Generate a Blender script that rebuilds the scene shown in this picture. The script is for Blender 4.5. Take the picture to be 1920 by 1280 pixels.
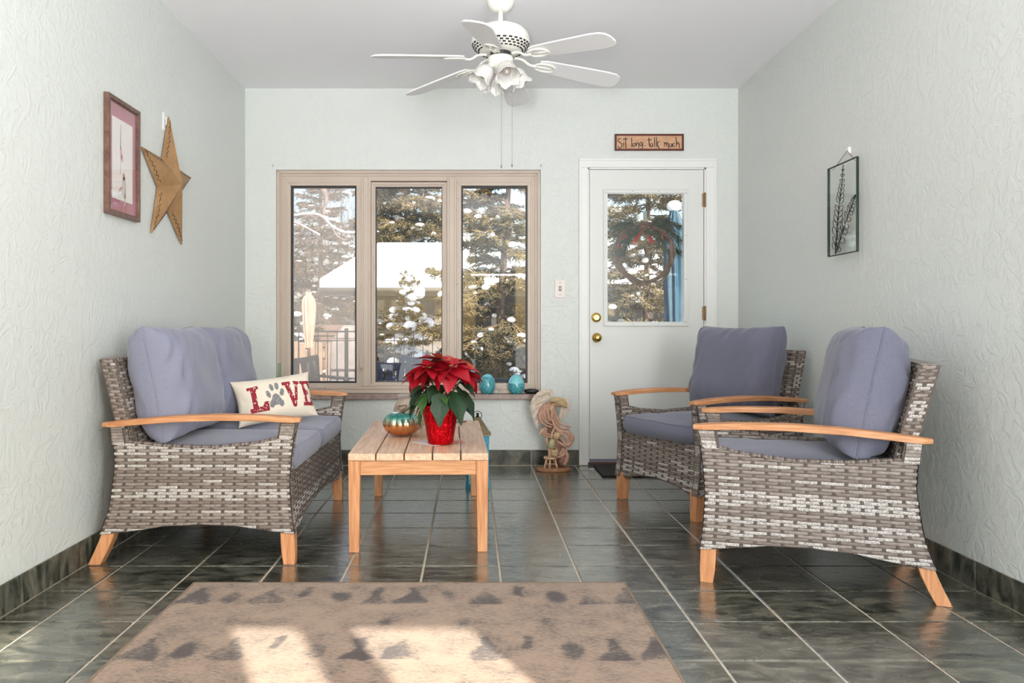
import bpy, math, random
import numpy as np
from mathutils import Vector, Matrix, noise

# ---------------------------------------------------------------- clear
for _o in list(bpy.data.objects):
    bpy.data.objects.remove(_o, do_unlink=True)
SC = bpy.context.scene
COL = SC.collection
PI = math.pi
rnd = random.Random(7)

# ---------------------------------------------------------------- camera
F, CX, CY, H = 1503.0, 883.0, 610.0, 0.973          # focal length in px, vanishing point, eye height
cam_d = bpy.data.cameras.new('camera')
cam_d.sensor_width = 36.0
cam_d.lens = 36.0 * F / 1920.0
cam_d.shift_x = (960 - CX) / 1920.0
cam_d.shift_y = -(640 - CY) / 1920.0
cam_d.clip_end = 300
cam = bpy.data.objects.new('camera', cam_d)
cam.location = (0, 0, H)
cam.rotation_euler = (PI / 2, 0, 0)
COL.objects.link(cam)
SC.camera = cam

# ---------------------------------------------------------------- sky, sun, fill lamps
SUN_EL = math.radians(30)
SUN_DIR = Vector((-0.40 * math.cos(SUN_EL), 0.917 * math.cos(SUN_EL), -math.sin(SUN_EL)))   # travel of the light
world = bpy.data.worlds.new('sky')
SC.world = world
world.use_nodes = True
wn = world.node_tree
wn.nodes.clear()
w_out = wn.nodes.new('ShaderNodeOutputWorld')
w_bg = wn.nodes.new('ShaderNodeBackground')
w_sky = wn.nodes.new('ShaderNodeTexSky')
w_sky.sky_type = 'NISHITA'
w_sky.sun_disc = False
w_sky.sun_elevation = SUN_EL
w_sky.sun_rotation = math.atan2(-SUN_DIR.x, -SUN_DIR.y)
w_sky.air_density = 1.0
w_sky.dust_density = 2.5
w_sky.ozone_density = 1.0
w_bg.inputs['Strength'].default_value = 0.30
wn.links.new(w_sky.outputs[0], w_bg.inputs[0])
wn.links.new(w_bg.outputs[0], w_out.inputs[0])

def light(name, kind, loc, direction, energy, color=(1, 1, 1), size=None, angle=None, spread=None):
    d = bpy.data.lights.new(name, kind)
    d.energy = energy
    d.color = color
    if size:
        d.shape = 'RECTANGLE'
        d.size, d.size_y = size
    if spread is not None:
        d.spread = spread
    if angle is not None:
        d.angle = angle
    o = bpy.data.objects.new(name, d)
    o.location = loc
    o.rotation_euler = Vector(direction).to_track_quat('-Z', 'Y').to_euler()
    COL.objects.link(o)
    return o

light('sun', 'SUN', (3, -8, 6), SUN_DIR, 13.0, (1.0, 0.93, 0.82), angle=math.radians(0.7))
# added area lamps behind the camera: a daylight boost and two fills aimed upward
light('side_daylight_fill', 'AREA', (1.36, -0.66, 1.25), (-0.32, 1, 0.05), 52, (0.95, 0.98, 1.0), (0.85, 2.0), spread=math.radians(125))
light('bounce_light', 'AREA', (0.60, -0.20, 1.70), (0, 0.10, 1), 40, (1.0, 0.985, 0.985), (1.2, 0.8))
light('ceiling_wash', 'AREA', (-0.30, -0.50, 1.00), (0, 1.35, 1), 30, (1.0, 0.985, 0.985), (0.20, 0.5), spread=math.radians(90))

vs = SC.view_settings
vs.view_transform = 'Standard'
vs.look = 'None'
vs.gamma = 1.0
vs.use_curve_mapping = False
vs.exposure = 0.17
SC.cycles.use_denoising = True
SC.cycles.max_bounces = 10
SC.cycles.diffuse_bounces = 6
SC.cycles.transparent_max_bounces = 24

# ---------------------------------------------------------------- helpers
def lin(c):
    """sRGB 0-255 triple to linear rgba"""
    out = []
    for v in c[:3]:
        v = v / 255.0
        out.append(v / 12.92 if v <= 0.04045 else ((v + 0.055) / 1.055) ** 2.4)
    return (*out, 1.0)

MATS = {}
def mat(name, c1, c2=None, rough=0.6, metal=0.0, scale=20.0, stretch=(1, 1, 1), bump=0.0, bump_scale=None,
        bump_dist=0.002, detail=6.0, distortion=0.0, spec=0.5, coord='Object', lo=0.35, hi=0.65, sheen=0.0,
        coat=0.0, trans=0.0, alpha=1.0, rand=0.0, sub=0.0):
    m = bpy.data.materials.new(name)
    m.use_nodes = True
    nt = m.node_tree
    N, L = nt.nodes, nt.links
    b = N['Principled BSDF']
    b.inputs['Roughness'].default_value = rough
    b.inputs['Metallic'].default_value = metal
    b.inputs['Specular IOR Level'].default_value = spec
    b.inputs['Sheen Weight'].default_value = sheen
    b.inputs['Coat Weight'].default_value = coat
    b.inputs['Transmission Weight'].default_value = trans
    b.inputs['Alpha'].default_value = alpha
    b.inputs['Base Color'].default_value = lin(c1)
    tc = N.new('ShaderNodeTexCoord')
    mp = N.new('ShaderNodeMapping')
    mp.inputs['Scale'].default_value = stretch
    if coord == 'World':
        g = N.new('ShaderNodeNewGeometry')
        L.new(g.outputs['Position'], mp.inputs['Vector'])
    else:
        L.new(tc.outputs[coord], mp.inputs['Vector'])
    if rand:
        oi = N.new('ShaderNodeObjectInfo')
        mul = N.new('ShaderNodeMath'); mul.operation = 'MULTIPLY'; mul.inputs[1].default_value = 37.0
        L.new(oi.outputs['Random'], mul.inputs[0])
        L.new(mul.outputs[0], mp.inputs['Location'])
    if c2 is not None:
        nz = N.new('ShaderNodeTexNoise')
        nz.inputs['Scale'].default_value = scale
        nz.inputs['Detail'].default_value = detail
        nz.inputs['Distortion'].default_value = distortion
        L.new(mp.outputs[0], nz.inputs['Vector'])
        r = N.new('ShaderNodeValToRGB')
        r.color_ramp.elements[0].position = lo
        r.color_ramp.elements[0].color = lin(c1)
        r.color_ramp.elements[1].position = hi
        r.color_ramp.elements[1].color = lin(c2)
        L.new(nz.outputs['Fac'], r.inputs[0])
        src = r.outputs[0]
        if rand:
            oi2 = N.new('ShaderNodeObjectInfo')
            mr = N.new('ShaderNodeMapRange')
            mr.inputs['To Min'].default_value = 1 - rand
            mr.inputs['To Max'].default_value = 1 + rand
            L.new(oi2.outputs['Random'], mr.inputs['Value'])
            hs = N.new('ShaderNodeHueSaturation')
            L.new(mr.outputs[0], hs.inputs['Value'])
            L.new(src, hs.inputs['Color'])
            src = hs.outputs[0]
        L.new(src, b.inputs['Base Color'])
    if bump:
        nb = N.new('ShaderNodeTexNoise')
        nb.inputs['Scale'].default_value = bump_scale or scale * 2
        nb.inputs['Detail'].default_value = 5
        nb.inputs['Distortion'].default_value = distortion
        L.new(mp.outputs[0], nb.inputs['Vector'])
        bp = N.new('ShaderNodeBump')
        bp.inputs['Strength'].default_value = bump
        bp.inputs['Distance'].default_value = bump_dist
        L.new(nb.outputs['Fac'], bp.inputs['Height'])
        L.new(bp.outputs[0], b.inputs['Normal'])
        if coat >= 1.0:
            L.new(bp.outputs[0], b.inputs['Coat Normal'])
    MATS[name] = m
    return m

class MB:
    def __init__(s):
        s.v, s.f, s.m = [], [], []
    def add(s, vs_, fs_, mi=0):
        o = len(s.v)
        s.v.extend([tuple(p) for p in vs_])
        for f in fs_:
            s.f.append(tuple(i + o for i in f))
            s.m.append(mi)
        return s
    def box(s, x0, x1, y0, y1, z0, z1, mi=0):
        v = [(x0, y0, z0), (x1, y0, z0), (x1, y1, z0), (x0, y1, z0), (x0, y0, z1), (x1, y0, z1), (x1, y1, z1), (x0, y1, z1)]
        return s.add(v, [(3, 2, 1, 0), (4, 5, 6, 7), (0, 1, 5, 4), (1, 2, 6, 5), (2, 3, 7, 6), (3, 0, 4, 7)], mi)
    def hexa(s, bot, top, mi=0):
        """two quads of 4 points"""
        return s.add(list(bot) + list(top), [(3, 2, 1, 0), (4, 5, 6, 7), (0, 1, 5, 4), (1, 2, 6, 5), (2, 3, 7, 6), (3, 0, 4, 7)], mi)
    def prism(s, poly, fn, d0, d1, mi=0):
        """poly of 2D points, fn(a,b,d)->3D"""
        n = len(poly)
        v = [fn(a, b, d0) for a, b in poly] + [fn(a, b, d1) for a, b in poly]
        fs = [tuple(range(n))[::-1], tuple(range(n, 2 * n))] + [(i, (i + 1) % n, n + (i + 1) % n, n + i) for i in range(n)]
        return s.add(v, fs, mi)
    def tube(s, pts, r, n=8, mi=0, cap=True, flat=1.0, up=None):
        pts = [Vector(p) for p in pts]
        k = len(pts)
        rs = r if isinstance(r, (list, tuple)) else [r] * k
        v = []
        ref = Vector(up) if up else None
        prev = None
        for i in range(k):
            t = (pts[min(i + 1, k - 1)] - pts[max(i - 1, 0)])
            if t.length < 1e-9:
                t = Vector((0, 0, 1))
            t.normalize()
            if ref is not None:
                a = ref - t * ref.dot(t)
                if a.length < 1e-4: a = t.orthogonal()
            elif prev is None:
                a = t.orthogonal()
            else:
                a = prev - t * prev.dot(t)
                if a.length < 1e-6: a = t.orthogonal()
            a.normalize()
            prev = a
            b = t.cross(a)
            for j in range(n):
                w = 2 * PI * j / n
                v.append(pts[i] + (a * math.cos(w) * flat + b * math.sin(w)) * rs[i])
        fs = []
        for i in range(k - 1):
            for j in range(n):
                fs.append((i * n + j, i * n + (j + 1) % n, (i + 1) * n + (j + 1) % n, (i + 1) * n + j))
        if cap:
            fs.append(tuple(range(n))[::-1])
            fs.append(tuple(range((k - 1) * n, k * n)))
        return s.add(v, fs, mi)
    def lathe(s, prof, n=24, c=(0, 0, 0), mi=0, fn=None, axis='Z', cap=True):
        """prof: (radius, height); fn(ang, i) -> radius factor"""
        v = []
        for i, (r, z) in enumerate(prof):
            for j in range(n):
                a = 2 * PI * j / n
                rr = r * (fn(a, i) if fn else 1)
                p = (rr * math.cos(a), rr * math.sin(a), z)
                if axis == 'Y': p = (p[0], p[2], p[1])
                if axis == 'X': p = (p[2], p[0], p[1])
                v.append((p[0] + c[0], p[1] + c[1], p[2] + c[2]))
        fs = []
        for i in range(len(prof) - 1):
            for j in range(n):
                fs.append((i * n + j, i * n + (j + 1) % n, (i + 1) * n + (j + 1) % n, (i + 1) * n + j))
        if cap:
            fs.append(tuple(range(n))[::-1])
            fs.append(tuple(range((len(prof) - 1) * n, len(prof) * n)))
        return s.add(v, fs, mi)
    def ball(s, c, r, n=10, k=6, mi=0, rot=None):
        if not isinstance(r, (tuple, list)): r = (r, r, r)
        v, fs = [], []
        for i in range(k + 1):
            th = PI * i / k
            for j in range(n):
                a = 2 * PI * j / n
                p = Vector((r[0] * math.sin(th) * math.cos(a), r[1] * math.sin(th) * math.sin(a), r[2] * math.cos(th)))
                if rot is not None: p = rot @ p
                v.append((p.x + c[0], p.y + c[1], p.z + c[2]))
        for i in range(k):
            for j in range(n):
                fs.append((i * n + j, (i + 1) * n + j, (i + 1) * n + (j + 1) % n, i * n + (j + 1) % n))
        return s.add(v, fs, mi)
    def xform(s, M):
        s.v = [tuple(M @ Vector(p)) for p in s.v]
        return s
    def build(s, name, mats, parent=None, smooth=False, bevel=0.0, kind=None, label=None, segs=2, fixn=False, sub=0):
        me = bpy.data.meshes.new(name)
        me.from_pydata([tuple(p) for p in s.v], [], s.f)
        if not isinstance(mats, (list, tuple)): mats = [mats]
        for m in mats: me.materials.append(m)
        if len(mats) > 1:
            me.polygons.foreach_set('material_index', s.m)
        if smooth:
            me.polygons.foreach_set('use_smooth', [True] * len(me.polygons))
        me.update()
        if fixn:
            import bmesh
            bm = bmesh.new(); bm.from_mesh(me)
            bmesh.ops.remove_doubles(bm, verts=bm.verts, dist=1e-5)
            bmesh.ops.recalc_face_normals(bm, faces=bm.faces)
            bm.to_mesh(me); bm.free()
        o = bpy.data.objects.new(name, me)
        COL.objects.link(o)
        if parent: o.parent = parent
        if bevel:
            b = o.modifiers.new('bevel', 'BEVEL')
            b.width = bevel; b.segments = segs; b.limit_method = 'ANGLE'; b.angle_limit = math.radians(35)
            b.harden_normals = False
        if sub:
            q = o.modifiers.new('sub', 'SUBSURF'); q.levels = sub; q.render_levels = sub
        if kind: o['kind'] = kind
        if label: o['label'] = label
        return o

def empty(name, loc=(0, 0, 0), rz=0.0):
    o = bpy.data.objects.new(name, None)
    o.location = loc
    o.rotation_euler = (0, 0, rz)
    o.empty_display_size = 0.05
    COL.objects.link(o)
    return o

def tag(o, label, cat, group=None):
    o['label'] = label
    o['category'] = cat
    if group: o['group'] = group
    return o

def struct(o):
    o['kind'] = 'structure'
    return o

def copy_tree(o, parent=None):
    c = o.copy()
    COL.objects.link(c)
    c.parent = parent
    for ch in o.children:
        copy_tree(ch, c)
    return c

def instance(o, name, M, parent=None):
    c = o.copy()
    c.name = name
    COL.objects.link(c)
    c.parent = parent
    c.matrix_local = M
    return c

def at(px, py, d):
    """point of the photograph at distance d along the room"""
    return Vector(((px - CX) * d / F, d, H - (py - CY) * d / F))

def smooth_path(pts, k=6):
    pts = [Vector(p) for p in pts]
    out = []
    for i in range(len(pts) - 1):
        p0 = pts[max(i - 1, 0)]; p1 = pts[i]; p2 = pts[i + 1]; p3 = pts[min(i + 2, len(pts) - 1)]
        for j in range(k):
            t = j / k
            out.append(0.5 * ((2 * p1) + (p2 - p0) * t + (2 * p0 - 5 * p1 + 4 * p2 - p3) * t * t + (3 * p1 - p0 - 3 * p2 + p3) * t ** 3))
    out.append(pts[-1])
    return out

def lerp(a, b, t): return a + (b - a) * t
def interp(x, xs, ys):
    return float(np.interp(x, xs, ys))

# ---------------------------------------------------------------- materials
WHITE = (238, 238, 235)
def plaster(name, col):
    m = mat(name, col, rough=0.42, spec=0.5)
    nt = m.node_tree; N, L = nt.nodes, nt.links
    b = N['Principled BSDF']
    g = N.new('ShaderNodeNewGeometry')
    n1 = N.new('ShaderNodeTexNoise'); n1.inputs['Scale'].default_value = 14; n1.inputs['Detail'].default_value = 6
    n1.inputs['Distortion'].default_value = 1.6; n1.inputs['Roughness'].default_value = 0.55
    L.new(g.outputs['Position'], n1.inputs['Vector'])
    r = N.new('ShaderNodeValToRGB')
    r.color_ramp.elements[0].position = 0.46; r.color_ramp.elements[1].position = 0.56
    L.new(n1.outputs['Fac'], r.inputs[0])
    n2 = N.new('ShaderNodeTexNoise'); n2.inputs['Scale'].default_value = 70; n2.inputs['Detail'].default_value = 3
    n2.inputs['Distortion'].default_value = 1.0
    L.new(g.outputs['Position'], n2.inputs['Vector'])
    ad = N.new('ShaderNodeMath'); ad.operation = 'MULTIPLY_ADD'; ad.inputs[1].default_value = 0.45
    L.new(n2.outputs['Fac'], ad.inputs[0]); L.new(r.outputs[0], ad.inputs[2])
    bp = N.new('ShaderNodeBump'); bp.inputs['Strength'].default_value = 0.34; bp.inputs['Distance'].default_value = 0.0035
    L.new(ad.outputs[0], bp.inputs['Height']); L.new(bp.outputs[0], b.inputs['Normal'])
    return m
M_WALL = plaster('mint_plaster', (214, 218, 214))
M_CEIL = mat('ceiling_paint', (243, 242, 245), rough=0.7, bump=0.15, bump_scale=60, bump_dist=0.001, coord='World')
M_TRIM = mat('white_trim_paint', (232, 232, 230), rough=0.4)
M_DOOR = mat('door_paint', (222, 223, 220), rough=0.42)
M_TAUPE = mat('taupe_vinyl', (196, 180, 166), (202, 186, 172), rough=0.45, scale=3, coord='World')
M_GASKET = mat('black_gasket', (38, 32, 30), rough=0.5)
M_SILL = mat('sill_stone', (140, 118, 112), (168, 146, 136), rough=0.35, scale=30, coord='World')
M_GROUT = mat('grout', (176, 165, 148), (200, 189, 172), rough=0.85, scale=60, bump=0.3, coord='World')

def slate(name, polished=True):
    m = mat(name, (40, 44, 37), (112, 109, 96), rough=0.3, coat=1.0 if polished else 0.0, spec=0.7 if polished else 0.4, scale=9, stretch=(1, 2.2, 1.0), detail=9, distortion=0.8,
            bump=0.30, bump_scale=16, bump_dist=0.006, coord='World', lo=0.36, hi=0.66, rand=0.14)
    nt = m.node_tree; N, L = nt.nodes, nt.links
    b = N['Principled BSDF']
    # veins of darker green and roughness that follows the cleft
    src = b.inputs['Base Color'].links[0].from_socket
    g = N.new('ShaderNodeNewGeometry')
    n = N.new('ShaderNodeTexNoise'); n.inputs['Scale'].default_value = 34; n.inputs['Detail'].default_value = 8; n.inputs['Distortion'].default_value = 1.5
    L.new(g.outputs['Position'], n.inputs['Vector'])
    r = N.new('ShaderNodeValToRGB')
    r.color_ramp.elements[0].position = 0.30; r.color_ramp.elements[0].color = (.75, .75, .75, 1)
    r.color_ramp.elements[1].position = 0.46; r.color_ramp.elements[1].color = (0, 0, 0, 1)
    L.new(n.outputs['Fac'], r.inputs[0])
    mx = N.new('ShaderNodeMix'); mx.data_type = 'RGBA'
    mx.inputs['B'].default_value = lin((36, 44, 36))
    L.new(r.outputs[0], mx.inputs['Factor']); L.new(src, mx.inputs['A'])
    L.new(mx.outputs['Result'], b.inputs['Base Color'])
    b.inputs['Coat Roughness'].default_value = 0.18
    b.inputs['Coat IOR'].default_value = 1.65
    mr = N.new('ShaderNodeMapRange'); mr.inputs['To Min'].default_value = 0.12 if polished else .35; mr.inputs['To Max'].default_value = 0.36 if polished else .6
    L.new(n.outputs['Fac'], mr.inputs['Value']); L.new(mr.outputs[0], b.inputs['Roughness'])
    return m
M_TILE = slate('slate_tile')
M_SKIRT = slate('skirting_slate', False)

def fabric(name, c, c2, scale=900):
    m = mat(name, c, c2, rough=0.85, scale=240, detail=3, sheen=0.25, lo=0.3, hi=0.7, bump=0.12, bump_scale=700, bump_dist=0.0006)
    return m
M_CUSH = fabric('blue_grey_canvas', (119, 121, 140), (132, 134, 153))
M_CUSH2 = fabric('blue_grey_canvas_shaded', (98, 99, 116), (111, 112, 130))  # darker copy of the same canvas; armchair shade put into its colour
M_CREAM = fabric('cream_linen', (216, 205, 186), (230, 220, 204))
M_LRED = mat('dark_red_print', (132, 22, 40), (150, 34, 52), rough=0.8, scale=60)
M_LGREY = mat('grey_print', (108, 106, 110), (140, 138, 142), rough=0.8, scale=90)
M_TEAK = mat('teak', (176, 118, 76), (206, 150, 106), rough=0.48, scale=26, stretch=(.3, 4, 4), bump=0.15, bump_scale=60, bump_dist=0.0006)
M_TEAKY = mat('teak_along_depth', (200, 160, 128), (226, 194, 166), rough=0.42, scale=26, stretch=(3.2, .22, 3.2), bump=0.15, bump_scale=60, bump_dist=0.0006, rand=0.05)
M_TEAKX = mat('teak_rail', (190, 132, 88), (216, 160, 114), rough=0.5, scale=26, stretch=(.3, 4, 4), bump=0.15, bump_scale=60, bump_dist=0.0006)
M_TEAKZ = mat('teak_leg', (188, 126, 82), (214, 156, 110), rough=0.5, scale=26, stretch=(4, 4, .3), bump=0.15, bump_scale=60, bump_dist=0.0006)
M_W1 = mat('wicker_brown', (104, 92, 85), (130, 117, 108), rough=0.55, scale=60, stretch=(1, 1, 4), bump=0.25, bump_scale=260, bump_dist=0.0006)
M_W2 = mat('wicker_taupe', (124, 113, 105), (150, 139, 131), rough=0.55, scale=60, bump=0.25, bump_scale=260, bump_dist=0.0006)
M_W3 = mat('wicker_white', (138, 130, 124), (204, 198, 193), rough=0.5, scale=210, detail=2, bump=0.5, bump_scale=300, bump_dist=0.001)
M_W4 = mat('wicker_stake', (74, 63, 57), (94, 83, 76), rough=0.6, scale=60)
WICK = [M_W1, M_W2, M_W3, M_W4]
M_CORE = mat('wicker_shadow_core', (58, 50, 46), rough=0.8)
M_BRASS = mat('brass', (212, 176, 96), rough=0.22, metal=1.0)
M_STEEL = mat('steel', (150, 150, 150), rough=0.35, metal=1.0)
M_HINGE = mat('aged_brass', (142, 116, 84), rough=0.4, metal=0.8)
M_BLACK = mat('black_rubber', (20, 20, 21), (32, 32, 33), rough=0.8, scale=200, bump=0.3)
M_FAN = mat('fan_enamel', (236, 234, 226), rough=0.35)
M_BLADE = mat('fan_blade', (232, 231, 232), rough=0.4)
M_DARK = mat('dark_void', (40, 36, 30), rough=0.8)
def glass(name, tint=(1, 1, 1), refl=0.9, haze=0.0):
    m = bpy.data.materials.new(name); m.use_nodes = True
    nt = m.node_tree; N, L = nt.nodes, nt.links; N.clear()
    out = N.new('ShaderNodeOutputMaterial')
    tr = N.new('ShaderNodeBsdfTransparent'); tr.inputs[0].default_value = (*tint, 1)
    gl = N.new('ShaderNodeBsdfGlossy'); gl.inputs['Roughness'].default_value = 0.02; gl.inputs[0].default_value = (refl, refl, refl, 1)
    lw = N.new('ShaderNodeLayerWeight'); lw.inputs[0].default_value = 0.5
    pw = N.new('ShaderNodeMath'); pw.operation = 'POWER'; pw.inputs[1].default_value = 5.0
    fr = N.new('ShaderNodeMath'); fr.operation = 'MULTIPLY_ADD'; fr.inputs[1].default_value = 0.90; fr.inputs[2].default_value = 0.035
    L.new(lw.outputs['Facing'], pw.inputs[0]); L.new(pw.outputs[0], fr.inputs[0])
    mx = N.new('ShaderNodeMixShader')
    L.new(fr.outputs[0], mx.inputs[0]); L.new(tr.outputs[0], mx.inputs[1]); L.new(gl.outputs[0], mx.inputs[2])
    if haze:
        df = N.new('ShaderNodeBsdfDiffuse'); df.inputs[0].default_value = (0.9, 0.86, 0.82, 1)
        m2 = N.new('ShaderNodeMixShader'); m2.inputs[0].default_value = haze
        L.new(mx.outputs[0], m2.inputs[1]); L.new(df.outputs[0], m2.inputs[2]); L.new(m2.outputs[0], out.inputs[0])
    else:
        L.new(mx.outputs[0], out.inputs[0])
    return m
M_GLASS = glass('window_glass', (0.97, 0.98, 0.97))
M_HAZE = glass('hazed_window_glass', (0.95, 0.93, 0.92), 0.9, 0.22)  # diffuse mix puts the left pane's hazy reflection into the material

# ================================================================ ROOM SHELL
XL, XR, YB, YF, ZC = -1.571, 1.860, 5.58, -0.70, 2.622
T = 0.305
WX0, WX1, WZ0, WZ1 = -1.357, 0.486, 0.498, 2.057          # window opening in the back wall
DX0, DX1, DZ1 = 0.813, 1.634, 2.070                        # door opening
WT = 0.15

def wall_grid(name, xs, zs, holes, y0, y1, m):
    """wall in the X-Z plane with rectangular holes, built from boxes"""
    mb = MB()
    for i in range(len(xs) - 1):
        for j in range(len(zs) - 1):
            cx, cz = (xs[i] + xs[i + 1]) / 2, (zs[j] + zs[j + 1]) / 2
            if any(a < cx < b and c < cz < d for a, b, c, d in holes): continue
            mb.box(xs[i], xs[i + 1], y0, y1, zs[j], zs[j + 1])
    return struct(mb.build(name, m))
wall_back = wall_grid('wall_back', [XL - WT, WX0, WX1, DX0, DX1, XR + WT], [-0.3, 0, WZ0, WZ1, DZ1, ZC + 0.1],
                      [(WX0, WX1, WZ0, WZ1), (DX0, DX1, 0, DZ1)], YB, YB + WT, M_WALL)
mb = MB(); mb.box(XL - WT, XL, YF - 0.06, YB, -0.3, ZC + 0.1); struct(mb.build('wall_left', M_WALL))
mb = MB(); mb.box(XR, XR + WT, YF - 0.06, YB, -0.3, ZC + 0.1); struct(mb.build('wall_right', M_WALL))
mb = MB(); mb.box(XL - WT, XR + WT, YF - 0.06, YB + WT, ZC, ZC + 0.12); struct(mb.build('ceiling', M_CEIL))
# glazed wall behind the camera
FW = [(-1.45, 0.08, 0.10, 2.10), (0.655, 0.90, 0.30, 2.10), (1.04, 1.45, 0.30, 2.10)]
wall_grid('wall_front', [XL, -1.45, 0.08, 0.655, 0.90, 1.04, 1.45, XR], [-0.3, 0.10, 0.30, 2.10, ZC], FW, YF - 0.06, YF, M_WALL)
for k, (a, b, c, d) in enumerate(FW):
    w = MB()
    e = 0.03
    w.box(a, a + 0.012, YF - 0.05, YF - 0.02, c, d); w.box(b - 0.012, b, YF - 0.05, YF - 0.02, c, d)
    w.box(a, b, YF - 0.05, YF - 0.02, c, c + e); w.box(a, b, YF - 0.05, YF - 0.02, d - 0.012, d)
    wo = struct(w.build('window_%d' % (k + 2), M_TRIM))
    g = MB(); g.box(a, b, YF - 0.038, YF - 0.034, c, d); g.build('pane', M_GLASS, wo)

# floor slab with every tile its own object
mb = MB(); mb.box(XL - WT, XR + WT, YF - 0.06, YB + WT, -0.12, -0.004)
floor = struct(mb.build('floor', M_GROUT))
G = 0.0042
def tile_mesh(w, d):
    m = MB()
    e, t = 0.0022, 0.012
    m.hexa([(-w / 2, -d / 2, -t), (w / 2, -d / 2, -t), (w / 2, d / 2, -t), (-w / 2, d / 2, -t)],
           [(-w / 2, -d / 2, -e), (w / 2, -d / 2, -e), (w / 2, d / 2, -e), (-w / 2, d / 2, -e)])
    m.hexa([(-w / 2, -d / 2, -e), (w / 2, -d / 2, -e), (w / 2, d / 2, -e), (-w / 2, d / 2, -e)],
           [(-w / 2 + e, -d / 2 + e, 0), (w / 2 - e, -d / 2 + e, 0), (w / 2 - e, d / 2 - e, 0), (-w / 2 + e, d / 2 - e, 0)])
    return m
xs = [XL] + [x for x in [0.114 + T * k for k in range(-10, 10)] if XL + 0.02 < x < XR - 0.02] + [XR]
ys = [YF] + [y for y in [3.243 + T * k for k in range(-14, 12)] if YF + 0.02 < y < YB - 0.02] + [YB]
cache = {}
for i in range(len(xs) - 1):
    for j in range(len(ys) - 1):
        w, d = round(xs[i + 1] - xs[i] - 2 * G, 4), round(ys[j + 1] - ys[j] - 2 * G, 4)
        key = (w, d)
        if key not in cache:
            o = tile_mesh(w, d).build('tile', M_TILE, floor)
            cache[key] = o
        else:
            o = cache[key].copy(); COL.objects.link(o)
        o.location = ((xs[i] + xs[i + 1]) / 2, (ys[j] + ys[j + 1]) / 2, 0)
        o.rotation_euler = (rnd.uniform(-.0022, .0022), rnd.uniform(-.0022, .0022), 0)
        o.parent = floor

# tiled skirting
BH = 0.108
def skirting(name, cuts, fn):
    m = MB(); m.box(*fn(cuts[0], cuts[-1], 0.0, 0.007, 0.0, BH - 0.002))
    root = struct(m.build(name, M_GROUT))
    for a, b in zip(cuts[:-1], cuts[1:]):
        if b - a < 0.02: continue
        t = MB(); t.box(*fn(a + 0.002, b - 0.002, 0.002, 0.011, 0.004, BH))
        t.build('tile', M_SKIRT, root, bevel=0.0015, segs=1)
    return root
def f_left(a, b, d0, d1, z0, z1): return (XL + d0, XL + d1, a, b, z0, z1)
def f_right(a, b, d0, d1, z0, z1): return (XR - d1, XR - d0, a, b, z0, z1)
def f_back(a, b, d0, d1, z0, z1): return (a, b, YB - d1, YB - d0, z0, z1)
skirting('baseboard_left', ys, f_left)
skirting('baseboard_right', ys, f_right)
skirting('baseboard_back', [x for x in xs if x < 0.70] + [0.752], f_back)
skirting('baseboard_back_right', [1.706, XR], f_back)

# ---------------------------------------------------------------- window
W1 = struct(empty('window_1', (0, 0, 0)))
yf = YB + 0.022
def ring(mb, x0, x1, z0, z1, w, ya, yb, mi=0):
    """picture-frame ring with mitred corners"""
    o = [(x0, z0), (x1, z0), (x1, z1), (x0, z1)]
    i = [(x0 + w, z0 + w), (x1 - w, z0 + w), (x1 - w, z1 - w), (x0 + w, z1 - w)]
    for k in range(4):
        a, b, c, d = o[k], o[(k + 1) % 4], i[(k + 1) % 4], i[k]
        mb.hexa([(a[0], ya, a[1]), (b[0], ya, b[1]), (c[0], ya, c[1]), (d[0], ya, d[1])],
                [(a[0], yb, a[1]), (b[0], yb, b[1]), (c[0], yb, c[1]), (d[0], yb, d[1])], mi)
m = MB()
ring(m, WX0, WX1, WZ0, WZ1, 0.072, yf + 0.013, YB + WT)
ring(m, WX0, WX1, WZ0, WZ1, 0.020, yf, yf + 0.014)
ring(m, WX0 + 0.03, WX1 - 0.03, WZ0 + 0.03, WZ1 - 0.03, 0.010, yf + 0.004, yf + 0.016)
m.build('outer_frame', M_TAUPE, W1, bevel=0.003)
def pxX(px, d=YB + 0.03): return (px - CX) * d / F
def pxZ(py, d=YB + 0.03): return H - (py - CY) * d / F
panes = [(545, 668, 348, 718, True), (704, 829, 350, 716, False), (865, 989, 348, 718, True)]
pane_x = [(pxX(a), pxX(b)) for a, b, *_ in panes]
for k in range(2):
    a = pane_x[k][1] + 0.038; b = pane_x[k + 1][0] - 0.038
    m = MB(); m.box(a - 0.004, b + 0.004, yf + 0.006, YB + WT, WZ0 + 0.05, WZ1 - 0.05)
    m.box(a + 0.012, b - 0.012, yf - 0.002, yf + 0.01, WZ0 + 0.05, WZ1 - 0.05)
    m.build('mullion', M_TAUPE, W1, bevel=0.003)
for k, (a, b, t, u, opening) in enumerate(panes):
    x0, x1, z0, z1 = pxX(a), pxX(b), pxZ(u), pxZ(t)
    m = MB()
    s0 = 0.040 if opening else 0.034
    ring(m, x0 - s0, x1 + s0, z0 - s0, z1 + s0, s0 - 0.001, yf + (0.010 if opening else 0.018), YB + 0.10)
    ring(m, x0 - s0 + 0.008, x1 + s0 - 0.008, z0 - s0 + 0.008, z1 + s0 - 0.008, 0.012, yf + 0.006, yf + 0.02)
    sash = m.build('sash', M_TAUPE, W1, bevel=0.002)
    m = MB(); w = 0.011 if opening else 0.004
    ring(m, x0, x1, z0, z1, w, yf + 0.024, YB + 0.09)
    m.build('gasket', M_GASKET, sash)
    m = MB(); m.box(x0 + 0.003, x1 - 0.003, YB + 0.068, YB + 0.073, z0 + 0.003, z1 - 0.003)
    m.build('pane', M_HAZE if k == 0 else M_GLASS, sash)
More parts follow.
